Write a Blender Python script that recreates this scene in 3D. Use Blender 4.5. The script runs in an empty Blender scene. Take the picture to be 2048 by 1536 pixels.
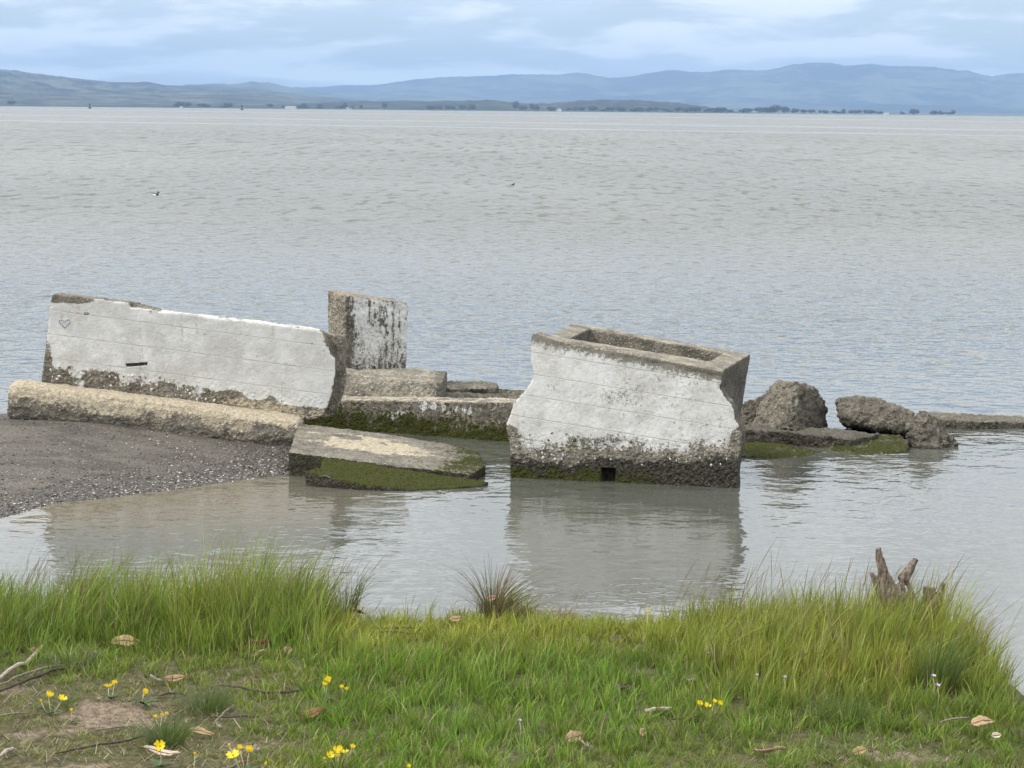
import bpy, bmesh, math, random
import numpy as np
from mathutils import Vector, Matrix

# ------------------------------------------------------------------ camera, sky, sun, exposure
sc = bpy.context.scene
COL = sc.collection
random.seed(7)
rng = np.random.default_rng(11)

F_PX = 4500.0          # focal length in pixels of the 2048 px wide photograph
CAM_H = 3.1            # eye height above the water
HORIZON = 220.5
PITCH = math.atan((768 - HORIZON) / F_PX)
ROLL = 0.0098

fwd = np.array([0, math.cos(PITCH), -math.sin(PITCH)])
rgt0 = np.array([1.0, 0, 0])
up0 = np.array([0, math.sin(PITCH), math.cos(PITCH)])
rgt = math.cos(ROLL) * rgt0 + math.sin(ROLL) * up0
upv = -math.sin(ROLL) * rgt0 + math.cos(ROLL) * up0
CAM = np.array([0, 0, CAM_H])

cam_d = bpy.data.cameras.new('camera')
cam_d.sensor_width = 36.0
cam_d.sensor_fit = 'HORIZONTAL'
cam_d.lens = F_PX / 2048 * 36
cam_d.clip_start = 0.1
cam_d.clip_end = 200000
cam = bpy.data.objects.new('camera', cam_d)
COL.objects.link(cam)
m4 = Matrix.Identity(4)
for i in range(3):
    m4[i][0] = rgt[i]; m4[i][1] = upv[i]; m4[i][2] = -fwd[i]; m4[i][3] = CAM[i]
cam.matrix_world = m4
sc.camera = cam

SUN_AZ = (-0.90, -0.36)           # horizontal direction towards the sun: left, a little behind the camera
SUN_EL = math.radians(48)
n_ = math.hypot(*SUN_AZ)
to_sun = Vector((SUN_AZ[0] / n_ * math.cos(SUN_EL), SUN_AZ[1] / n_ * math.cos(SUN_EL), math.sin(SUN_EL)))

world = bpy.data.worlds.new('World')
sc.world = world
world.use_nodes = True


class NT:
    """Small helper to wire node trees."""
    def __init__(s, tree):
        s.t = tree; s.n = tree.nodes; s.l = tree.links

    def node(s, typ, **kw):
        nd = s.n.new(typ)
        for k, v in kw.items():
            setattr(nd, k, v)
        return nd

    def put(s, sock, v):
        if v is None:
            return
        if hasattr(v, 'is_output') or isinstance(v, bpy.types.NodeSocket):
            s.l.new(v, sock)
        else:
            try:
                sock.default_value = v
            except Exception:
                sock.default_value = (*v, 1.0)

    def math(s, op, a, b=None, c=None, clamp=False):
        nd = s.node('ShaderNodeMath', operation=op); nd.use_clamp = clamp
        s.put(nd.inputs[0], a); s.put(nd.inputs[1], b)
        if c is not None: s.put(nd.inputs[2], c)
        return nd.outputs[0]

    def vmath(s, op, a, b=None, scale=None):
        nd = s.node('ShaderNodeVectorMath', operation=op)
        s.put(nd.inputs[0], a)
        if b is not None: s.put(nd.inputs[1], b)
        if scale is not None: s.put(nd.inputs['Scale'], scale)
        return nd.outputs['Value'] if op in ('DOT_PRODUCT', 'LENGTH', 'DISTANCE') else nd.outputs['Vector']

    def mix(s, f, a, b, blend='MIX'):
        nd = s.node('ShaderNodeMix', data_type='RGBA', blend_type=blend)
        s.put(nd.inputs['Factor'], f)
        s.put(nd.inputs[6], a if not isinstance(a, tuple) or len(a) == 4 else (*a, 1))
        s.put(nd.inputs[7], b if not isinstance(b, tuple) or len(b) == 4 else (*b, 1))
        return nd.outputs[2]

    def fmix(s, f, a, b):
        nd = s.node('ShaderNodeMix', data_type='FLOAT')
        s.put(nd.inputs[0], f); s.put(nd.inputs[2], a); s.put(nd.inputs[3], b)
        return nd.outputs[0]

    def noise(s, vec, scale=1.0, detail=2.0, rough=0.5, dist=0.0, out='Fac'):
        nd = s.node('ShaderNodeTexNoise')
        if vec is not None: s.put(nd.inputs['Vector'], vec)
        nd.inputs['Scale'].default_value = scale; nd.inputs['Detail'].default_value = detail
        nd.inputs['Roughness'].default_value = rough; nd.inputs['Distortion'].default_value = dist
        return nd.outputs[out]

    def voro(s, vec, scale=1.0, out='Distance', feature='F1', rnd=1.0):
        nd = s.node('ShaderNodeTexVoronoi', feature=feature)
        s.put(nd.inputs['Vector'], vec); nd.inputs['Scale'].default_value = scale
        nd.inputs['Randomness'].default_value = rnd
        return nd.outputs[out]

    def ramp(s, f, lo, hi, a=0.0, b=1.0):
        nd = s.node('ShaderNodeMapRange', interpolation_type='SMOOTHSTEP')
        s.put(nd.inputs['Value'], f)
        for k, v in (('From Min', lo), ('From Max', hi), ('To Min', a), ('To Max', b)):
            s.put(nd.inputs[k], v)
        return nd.outputs['Result']

    def attr(s, name, out='Fac'):
        nd = s.node('ShaderNodeAttribute'); nd.attribute_name = name
        return nd.outputs[out]

    def scalev(s, vec, v3):
        return s.vmath('MULTIPLY', vec, v3)

    def bump(s, h, strength=0.5, dist=0.01, normal=None):
        nd = s.node('ShaderNodeBump'); nd.inputs['Strength'].default_value = strength
        nd.inputs['Distance'].default_value = dist
        s.put(nd.inputs['Height'], h)
        if normal is not None: s.put(nd.inputs['Normal'], normal)
        return nd.outputs['Normal']


# world: Nishita sky behind broken layers of thin cloud
w = NT(world.node_tree)
w.n.clear()
sky = w.node('ShaderNodeTexSky', sky_type='NISHITA')
sky.sun_disc = False
sky.sun_elevation = SUN_EL
sky.sun_rotation = math.atan2(to_sun.x, to_sun.y)
sky.air_density = 1.0; sky.dust_density = 1.2; sky.ozone_density = 1.0
tc = w.node('ShaderNodeTexCoord')
gen = tc.outputs['Generated']
sep = w.node('ShaderNodeSeparateXYZ'); w.put(sep.inputs[0], gen)
zc = w.math('MAXIMUM', sep.outputs['Z'], 0.0)
lz = w.math('LOGARITHM', w.math('ADD', zc, 0.028), 2.718)
comb = w.node('ShaderNodeCombineXYZ')
w.put(comb.inputs[0], w.math('MULTIPLY', sep.outputs['X'], 1.0))
w.put(comb.inputs[1], w.math('MULTIPLY', sep.outputs['Y'], 1.0))
w.put(comb.inputs[2], w.math('MULTIPLY', lz, 0.62))
cv = comb.outputs[0]
big = w.noise(w.vmath('ADD', w.scalev(cv, (11.0, 11.0, 5.6)), (3.1, 7.7, 1.3)), 1.0, 5.0, 0.52, 0.35)
fine = w.noise(w.vmath('ADD', w.scalev(cv, (30.0, 30.0, 14.0)), (9.1, 2.7, 4.3)), 1.0, 5.0, 0.55, 0.2)
shape = w.math('ADD', w.math('MULTIPLY', big, 0.68), w.math('MULTIPLY', fine, 0.32))
cover = w.ramp(shape, 0.40, 0.52)
bright = w.ramp(shape, 0.43, 0.62)
# sample the density a little higher up: cloud bases are greyer, tops whiter
big2 = w.noise(w.vmath('ADD', w.scalev(cv, (11.0, 11.0, 5.6)), (3.1, 7.7, 1.72)), 1.0, 5.0, 0.52, 0.35)
topside = w.ramp(w.math('SUBTRACT', big, big2), -0.08, 0.08)
ccol = w.mix(w.math('ADD', w.math('MULTIPLY', topside, 0.75), w.math('MULTIPLY', bright, 0.25)),
             (5.9, 7.0, 8.0), (9.8, 10.4, 10.5))
clear = w.mix(0.55, w.mix(1.0, sky.outputs[0], (1.0, 1.0, 1.0), 'MULTIPLY'), (7.2, 8.7, 9.7))
colr = w.mix(w.math('MULTIPLY', cover, 0.85), clear, ccol)
grey = w.vmath('DOT_PRODUCT', colr, (0.30, 0.45, 0.25))
gcol = w.node('ShaderNodeCombineXYZ')
w.put(gcol.inputs[0], grey); w.put(gcol.inputs[1], w.math('MULTIPLY', grey, 1.01)); w.put(gcol.inputs[2], w.math('MULTIPLY', grey, 1.03))
colr = w.mix(w.ramp(zc, 0.02, 0.17, 0, 0.82), colr, gcol.outputs[0])
# a cloudy sky grows brighter towards the zenith
colr = w.vmath('SCALE', colr, scale=w.ramp(zc, 0.04, 0.30, 1.0, 1.85))
bg = w.node('ShaderNodeBackground'); bg.inputs['Strength'].default_value = 0.1
w.put(bg.inputs['Color'], colr)
wo = w.node('ShaderNodeOutputWorld'); w.l.new(bg.outputs[0], wo.inputs['Surface'])

sun_d = bpy.data.lights.new('sun', 'SUN')
sun_d.energy = 2.2
sun_d.angle = math.radians(11)
sun_d.color = (1.0, 0.94, 0.84)
sun = bpy.data.objects.new('sun', sun_d)
COL.objects.link(sun)
sun.rotation_euler = to_sun.to_track_quat('Z', 'Y').to_euler()
sun.location = (-20, -10, 30)

sc.view_settings.view_transform = 'Standard'
sc.view_settings.look = 'None'
sc.view_settings.gamma = 1.0
sc.view_settings.use_curve_mapping = False
sc.view_settings.exposure = 0.30
sc.render.engine = 'CYCLES'
sc.cycles.use_denoising = True
sc.cycles.max_bounces = 6
world.cycles.sampling_method = 'MANUAL'
world.cycles.sample_map_resolution = 256
sc.cycles.volume_bounces = 0
sc.cycles.caustics_reflective = False
sc.cycles.caustics_refractive = False


# ------------------------------------------------------------------ geometry helpers
def ray(px, py):
    return fwd + (px - 1024) / F_PX * rgt - (py - 768) / F_PX * upv


def at_y(px, py, y):
    d = ray(px, py); return CAM + d * (y / d[1])


def at_z(px, py, z=0.0):
    d = ray(px, py); return CAM + d * ((z - CAM_H) / d[2])


def on_plane(px, py, p0, n):
    d = ray(px, py); return CAM + d * (np.dot(np.asarray(p0) - CAM, n) / np.dot(d, n))


def project(co):
    d = np.asarray(co) - CAM
    zz = d @ fwd
    return 1024 + F_PX * (d @ rgt) / zz, 768 - F_PX * (d @ upv) / zz


def _hash(ix, iy, iz, seed):
    h = (ix.astype(np.uint32) * np.uint32(374761393) + iy.astype(np.uint32) * np.uint32(668265263)
         + iz.astype(np.uint32) * np.uint32(2147483647 & 0x7feb352d) + np.uint32(seed * 974711 % 2**32))
    h = (h ^ (h >> np.uint32(13))) * np.uint32(1274126177)
    h = h ^ (h >> np.uint32(16))
    h = h * np.uint32(2246822519)
    h = h ^ (h >> np.uint32(15))
    return h.astype(np.float64) / 4294967295.0


def vnoise(p, seed=0):
    p = np.asarray(p, float)
    i = np.floor(p).astype(np.int64); f = p - i
    u = f * f * (3 - 2 * f)
    r = 0
    for a in (0, 1):
        for b in (0, 1):
            for c in (0, 1):
                wgt = (u[:, 0] if a else 1 - u[:, 0]) * (u[:, 1] if b else 1 - u[:, 1]) * (u[:, 2] if c else 1 - u[:, 2])
                r = r + wgt * _hash(i[:, 0] + a, i[:, 1] + b, i[:, 2] + c, seed)
    return r * 2 - 1


def fbm(p, freq, octv=4, gain=0.5, seed=0):
    p = np.asarray(p, float) * freq
    s = 0; a = 1.0; t = 0
    for k in range(octv):
        s = s + a * vnoise(p + 17.3 * k, seed + k); t += a
        a *= gain; p = p * 2.03
    return s / t


def fbm2(x, y, freq, octv=4, gain=0.5, seed=0):
    return fbm(np.stack([x, y, np.zeros_like(x)], 1), freq, octv, gain, seed)


def worley(p, freq, seed=0):
    p = np.asarray(p, float) * freq
    i = np.floor(p).astype(np.int64); best = np.full(len(p), 9.0)
    for a in (-1, 0, 1):
        for b in (-1, 0, 1):
            for c in (-1, 0, 1):
                cx, cy, cz = i[:, 0] + a, i[:, 1] + b, i[:, 2] + c
                q = np.stack([cx + _hash(cx, cy, cz, seed), cy + _hash(cx, cy, cz, seed + 1), cz + _hash(cx, cy, cz, seed + 2)], 1)
                best = np.minimum(best, ((p - q) ** 2).sum(1))
    return np.sqrt(best)


def sstep(v, a, b):
    t = np.clip((v - a) / (b - a), 0, 1); return t * t * (3 - 2 * t)


def mesh_np(name, verts, quads=None, tris=None):
    """Mesh from numpy arrays, fast."""
    me = bpy.data.meshes.new(name)
    nq = 0 if quads is None else len(quads); nt = 0 if tris is None else len(tris)
    me.vertices.add(len(verts)); me.vertices.foreach_set('co', np.asarray(verts, np.float32).ravel())
    loops = []; totals = []
    if nq: loops.append(np.asarray(quads, np.int32).ravel()); totals.append(np.full(nq, 4, np.int32))
    if nt: loops.append(np.asarray(tris, np.int32).ravel()); totals.append(np.full(nt, 3, np.int32))
    loops = np.concatenate(loops); totals = np.concatenate(totals)
    me.loops.add(len(loops)); me.loops.foreach_set('vertex_index', loops)
    me.polygons.add(nq + nt)
    st = np.concatenate([[0], np.cumsum(totals)[:-1]]).astype(np.int32)
    me.polygons.foreach_set('loop_start', st)
    me.update(calc_edges=True)
    me.validate()
    return me


def obj(name, me, mat=None, parent=None):
    o = bpy.data.objects.new(name, me); COL.objects.link(o)
    if mat is not None and me is not None and len(me.materials) == 0: me.materials.append(mat)
    if parent is not None: o.parent = parent
    return o


def tag(o, label=None, cat=None, group=None, kind=None):
    if label: o['label'] = label
    if cat:
        o['category'] = cat; o['kind'] = 'thing'
    if group: o['group'] = group
    if kind: o['kind'] = kind
    return o


def empty(name, loc):
    o = bpy.data.objects.new(name, None); COL.objects.link(o); o.location = loc
    o.empty_display_size = 0.1
    return o


def fattr(me, name, val):
    a = me.attributes.new(name, 'FLOAT', 'POINT'); a.data.foreach_set('value', np.asarray(val, np.float32))


def cattr(me, name, rgb):
    a = me.attributes.new(name, 'FLOAT_COLOR', 'POINT')
    c = np.ones((len(rgb), 4), np.float32); c[:, :3] = rgb
    a.data.foreach_set('color', c.ravel())


def smooth(me):
    me.polygons.foreach_set('use_smooth', np.ones(len(me.polygons), bool))


def co_no(me):
    n = len(me.vertices)
    c = np.empty(n * 3, np.float32); me.vertices.foreach_get('co', c)
    k = np.empty(n * 3, np.float32); me.vertices.foreach_get('normal', k)
    return c.reshape(-1, 3).astype(float), k.reshape(-1, 3).astype(float)


def hexa(top, bot):
    """Solid from 4 top and 4 bottom points (same order around)."""
    v = [tuple(p) for p in top] + [tuple(p) for p in bot]
    f = [(0, 1, 2, 3), (7, 6, 5, 4)] + [(k, k + 4, (k + 1) % 4 + 4, (k + 1) % 4) for k in range(4)]
    return v, f


def prism(poly, off):
    """poly: 3D outline, off: extrusion vector (or per-ring function)."""
    n = len(poly)
    v = [tuple(p) for p in poly] + [tuple(np.asarray(p) + off) for p in poly]
    f = [tuple(range(n)), tuple(range(2 * n - 1, n - 1, -1))] + [(k, k + n, (k + 1) % n + n, (k + 1) % n) for k in range(n)]
    return v, f


def hullparts(points):
    bm = bmesh.new()
    for p in points: bm.verts.new(tuple(p))
    r = bmesh.ops.convex_hull(bm, input=bm.verts)
    bmesh.ops.delete(bm, geom=list({e for e in r['geom_interior'] + r['geom_unused'] if isinstance(e, bmesh.types.BMVert)}), context='VERTS')
    bm.verts.index_update()
    v = [tuple(x.co) for x in bm.verts]; f = [tuple(x.index for x in fc.verts) for fc in bm.faces]
    bm.free()
    return v, f


def recalc(v, f):
    bm = bmesh.new()
    vs = [bm.verts.new(p) for p in v]
    for q in f:
        try: bm.faces.new([vs[i] for i in q])
        except ValueError: pass
    bmesh.ops.triangulate(bm, faces=bm.faces)
    bmesh.ops.recalc_face_normals(bm, faces=bm.faces)
    me = bpy.data.meshes.new('tmp'); bm.to_mesh(me); bm.free()
    return me


def solid(name, pieces, vox=0.014, amp=0.008, freq=9.0, amp2=0.003, freq2=45.0, seed=1, cutters=(), amp3=0.0, freq3=2.0, peb=0.0, pfreq=22.0, ridge=0.0):
    """Union of closed pieces by voxel remesh, holes cut, surface roughened."""
    vs = []; fs = []
    for v, f in pieces:
        me = recalc(v, f); k = len(vs)
        vs += [tuple(x.co) for x in me.vertices]; fs += [tuple(i + k for i in p.vertices) for p in me.polygons]
        bpy.data.meshes.remove(me)
    me = bpy.data.meshes.new(name); me.from_pydata(vs, [], fs)
    t = bpy.data.objects.new('tmp', me); COL.objects.link(t)
    md = t.modifiers.new('r', 'REMESH'); md.mode = 'VOXEL'; md.voxel_size = vox
    cuts = []
    for v, f in cutters:
        c = bpy.data.objects.new('cut', recalc(v, f)); COL.objects.link(c); cuts.append(c)
        b = t.modifiers.new('b', 'BOOLEAN'); b.operation = 'DIFFERENCE'; b.object = c; b.solver = 'EXACT'
    dg = bpy.context.evaluated_depsgraph_get(); dg.update()
    out = bpy.data.meshes.new_from_object(t.evaluated_get(dg)); out.name = name
    for c in cuts + [t]:
        d = c.data; bpy.data.objects.remove(c); bpy.data.meshes.remove(d)
    co, no = co_no(out)
    d = amp * fbm(co, freq, 3, 0.55, seed) + amp2 * fbm(co, freq2, 2, 0.6, seed + 9)
    if amp3: d = d + amp3 * fbm(co, freq3, 2, 0.5, seed + 20)
    if peb:
        d = d + peb * (0.55 - worley(co, pfreq, seed)) + peb * 0.5 * (0.55 - worley(co, pfreq * 2.1, seed + 5))
    if ridge:
        rn = np.abs(fbm(co * np.array([0.45, 1, 1]), 5.0, 4, 0.6, seed + 31))
        d = d + ridge * (1 - sstep(rn, 0.0, 0.10)) - ridge * 0.8 * sstep(fbm(co, 4.0, 3, 0.6, seed + 33), 0.15, 0.45)
    co = co + no * d[:, None]
    out.vertices.foreach_set('co', co.astype(np.float32).ravel()); out.update()
    smooth(out)
    return out


# ------------------------------------------------------------------ materials
def new_mat(name):
    m = bpy.data.materials.new(name); m.use_nodes = True
    m.node_tree.nodes.clear()
    t = NT(m.node_tree)
    out = t.node('ShaderNodeOutputMaterial')
    return m, t, out


def principled(t, out, base, rough=0.8, normal=None, spec=0.3, **kw):
    p = t.node('ShaderNodeBsdfPrincipled')
    t.put(p.inputs['Base Color'], base if not isinstance(base, tuple) else (*base, 1))
    t.put(p.inputs['Roughness'], rough)
    t.put(p.inputs['Specular IOR Level'], spec)
    if normal is not None: t.put(p.inputs['Normal'], normal)
    for k, v in kw.items(): t.put(p.inputs[k], v)
    t.l.new(p.outputs[0], out.inputs['Surface'])
    return p


def plain(name, rgb, rough=0.8, var=0.25, scale=20.0, spec=0.2):
    m, t, o = new_mat(name)
    g = t.node('ShaderNodeNewGeometry')
    nz = t.noise(g.outputs['Position'], scale, 4, 0.6)
    c = t.mix(t.ramp(nz, 0.3, 0.7), tuple(x * (1 - var) for x in rgb), tuple(min(1, x * (1 + var)) for x in rgb))
    principled(t, o, c, rough, t.bump(nz, 0.3, 0.2 / scale), spec)
    return m


def concrete_material():
    """Old board-marked concrete. Vertex fields choose bare mix, white paint, tan crust, guano, algae and moss."""
    m, t, o = new_mat('weathered_concrete')
    g = t.node('ShaderNodeNewGeometry'); P = g.outputs['Position']
    tone = t.attr('tone'); paint = t.attr('paint'); dirt = t.attr('dirt'); algae = t.attr('algae')
    moss = t.attr('moss'); guano = t.attr('guano'); crust = t.attr('crust'); bv = t.attr('board'); pebb = t.attr('pebble')
    rust = t.attr('lichen'); yel = t.attr('spray')
    n1 = t.noise(P, 6, 6, 0.62); n2 = t.noise(P, 32, 5, 0.65); n3 = t.noise(P, 95, 3, 0.6)
    cell = t.voro(P, 52, 'Distance'); cellc = t.voro(P, 52, 'Color')
    cellb = t.voro(P, 24, 'Distance'); cellbc = t.voro(P, 24, 'Color')
    sepc = t.node('ShaderNodeSeparateColor'); t.put(sepc.inputs[0], cellc)
    sepb = t.node('ShaderNodeSeparateColor'); t.put(sepb.inputs[0], cellbc)
    # bare mix: sand matrix with pebbles
    bare = t.mix(t.ramp(n1, 0.3, 0.7), (0.112, 0.102, 0.086), (0.285, 0.262, 0.22))
    bare = t.mix(t.ramp(n2, 0.42, 0.7, 0, 0.6), bare, (0.075, 0.065, 0.052))
    pc = t.mix(sepc.outputs[0], (0.09, 0.083, 0.075), (0.48, 0.45, 0.39))
    pm = t.math('MULTIPLY', t.ramp(cell, 0.62, 0.30), t.ramp(sepc.outputs[1], 0.45, 0.6))
    bare = t.mix(t.math('MULTIPLY', pm, 0.75), bare, pc)
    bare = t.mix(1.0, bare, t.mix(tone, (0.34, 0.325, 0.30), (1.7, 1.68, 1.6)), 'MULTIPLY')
    # tan mud crust
    crn = t.ramp(t.math('ADD', crust, t.math('MULTIPLY', t.math('SUBTRACT', t.math('ADD', t.math('MULTIPLY', n1, .5), t.math('MULTIPLY', n2, .5)), 0.5), 1.9)), 0.40, 0.60)
    crc = t.mix(t.ramp(n2, 0.3, 0.7), (0.28, 0.235, 0.165), (0.50, 0.435, 0.325))
    colr = t.mix(crn, bare, crc)
    # white paint, flaking where the field is low
    pf = t.math('ADD', paint, t.math('MULTIPLY', t.math('SUBTRACT', t.math('ADD', t.math('MULTIPLY', n2, .55), t.math('MULTIPLY', n1, .45)), 0.5), 1.7))
    pf = t.math('ADD', pf, t.math('MULTIPLY', t.math('SUBTRACT', n3, 0.5), 0.5))
    pmask = t.ramp(pf, 0.44, 0.54)
    pw = t.mix(t.ramp(n1, 0.3, 0.75), (0.52, 0.515, 0.49), (0.68, 0.675, 0.65))
    pw = t.mix(t.ramp(n3, 0.60, 0.78, 0, 0.45), pw, (0.36, 0.35, 0.32))
    pit = t.math('MULTIPLY', t.ramp(t.voro(P, 7.0, 'Distance'), 0.075, 0.05), t.ramp(n1, 0.42, 0.55))
    pw = t.mix(t.math('MULTIPLY', pit, 0.8), pw, (0.10, 0.09, 0.07))
    n0 = t.noise(P, 2.3, 5, 0.6)
    grime = t.ramp(t.math('ADD', t.math('MULTIPLY', n0, 0.65), t.math('MULTIPLY', n2, 0.35)), 0.46, 0.66, 0, 0.42)
    pw = t.mix(grime, pw, (0.345, 0.320, 0.265))
    run = t.math('MULTIPLY', t.ramp(t.noise(t.scalev(P, (9, 9, 0.9)), 1.0, 4, 0.65), 0.60, 0.70), t.ramp(n2, 0.4, 0.6))
    pw = t.mix(t.math('MULTIPLY', run, 0.45), pw, (0.26, 0.20, 0.13))
    speck = t.math('MULTIPLY', t.ramp(t.noise(P, 120, 3, 0.65), 0.58, 0.68, 0, 0.75), t.ramp(n0, 0.36, 0.62))
    pw = t.mix(speck, pw, (0.27, 0.25, 0.22))
    colr = t.mix(pmask, colr, pw)
    # seams between the form boards
    fr = t.math('PINGPONG', bv, 0.5)
    sn = t.math('MULTIPLY', t.math('SUBTRACT', n2, 0.5), 0.07)
    seam = t.math('MULTIPLY', t.ramp(t.math('ADD', fr, sn), 0.030, 0.0), t.ramp(bv, 0.02, 0.1))
    colr = t.mix(t.math('MULTIPLY', t.math('MULTIPLY', seam, 0.55), t.ramp(n1, 0.38, 0.62)), colr, (0.22, 0.20, 0.17))
    # grime, plus shade painted on some turned-away faces, dark lichen
    dm = t.ramp(t.math('ADD', dirt, t.math('MULTIPLY', t.math('SUBTRACT', t.math('ADD', t.math('MULTIPLY', n2, .6), t.math('MULTIPLY', n3, .4)), 0.5), 1.8)), 0.42, 0.72)
    colr = t.mix(t.math('MULTIPLY', dm, 0.85), colr, t.mix(n1, (0.075, 0.065, 0.05), (0.18, 0.16, 0.12)))
    rm = t.ramp(t.math('ADD', rust, t.math('MULTIPLY', t.math('SUBTRACT', n2, 0.5), 2.2)), 0.5, 0.68)
    colr = t.mix(t.math('MULTIPLY', rm, 0.8), colr, (0.30, 0.165, 0.05))
    ym = t.ramp(t.math('ADD', yel, t.math('MULTIPLY', t.math('SUBTRACT', n2, 0.5), 1.6)), 0.5, 0.75)
    colr = t.mix(t.math('MULTIPLY', ym, 0.7), colr, (0.62, 0.62, 0.10))
    # guano
    streak = t.noise(t.scalev(P, (14, 14, 5)), 1.0, 5, 0.7)
    gm = t.ramp(t.math('ADD', guano, t.math('MULTIPLY', t.math('SUBTRACT', streak, 0.5), 2.2)), 0.5, 0.62)
    colr = t.mix(t.math('MULTIPLY', gm, 0.85), colr, (0.66, 0.66, 0.64))
    # algae band and moss
    am = t.ramp(t.math('ADD', algae, t.math('MULTIPLY', t.math('SUBTRACT', t.math('ADD', t.math('MULTIPLY', n1, .5), t.math('MULTIPLY', n2, .5)), 0.5), 2.5)), 0.36, 0.64)
    alc = t.mix(t.ramp(n2, 0.35, 0.7), (0.018, 0.016, 0.011), (0.055, 0.047, 0.033))
    alc = t.mix(t.math('MULTIPLY', pm, 0.35), alc, (0.16, 0.15, 0.125))
    colr = t.mix(am, colr, alc)
    mm = t.ramp(t.math('ADD', moss, t.math('MULTIPLY', t.math('SUBTRACT', t.math('ADD', t.math('MULTIPLY', n1, .5), t.math('MULTIPLY', n2, .5)), 0.5), 2.6)), 0.42, 0.70)
    mc = t.mix(t.ramp(n3, 0.35, 0.65), (0.014, 0.018, 0.006), (0.070, 0.080, 0.020))
    mc = t.mix(t.ramp(n2, 0.42, 0.68, 0, 0.75), mc, (0.060, 0.052, 0.024))
    colr = t.mix(mm, colr, mc)
    # relief
    hp = t.math('MULTIPLY', t.ramp(cell, 0.6, 0.1), t.fmix(pmask, 0.55, 0.12))
    hb = t.math('MULTIPLY', t.ramp(cellb, 0.6, 0.1), pebb)
    h = t.math('ADD', t.math('ADD', t.math('MULTIPLY', n2, 0.9), t.math('MULTIPLY', n3, 0.55)), t.math('ADD', hp, hb))
    h = t.math('ADD', h, t.math('MULTIPLY', pmask, 0.22))
    h = t.math('SUBTRACT', h, t.math('MULTIPLY', seam, 0.45))
    nrm = t.bump(t.math('MULTIPLY', h, t.fmix(pmask, 1.0, 0.42)), 0.8, 0.012)
    rough = t.fmix(am, 0.9, 0.7)
    principled(t, o, colr, t.fmix(mm, rough, 0.95), nrm, t.fmix(mm, 0.25, 0.05))
    return m


CONC = concrete_material()


def field(me, **kw):
    for k, v in kw.items(): fattr(me, k, v)


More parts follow.
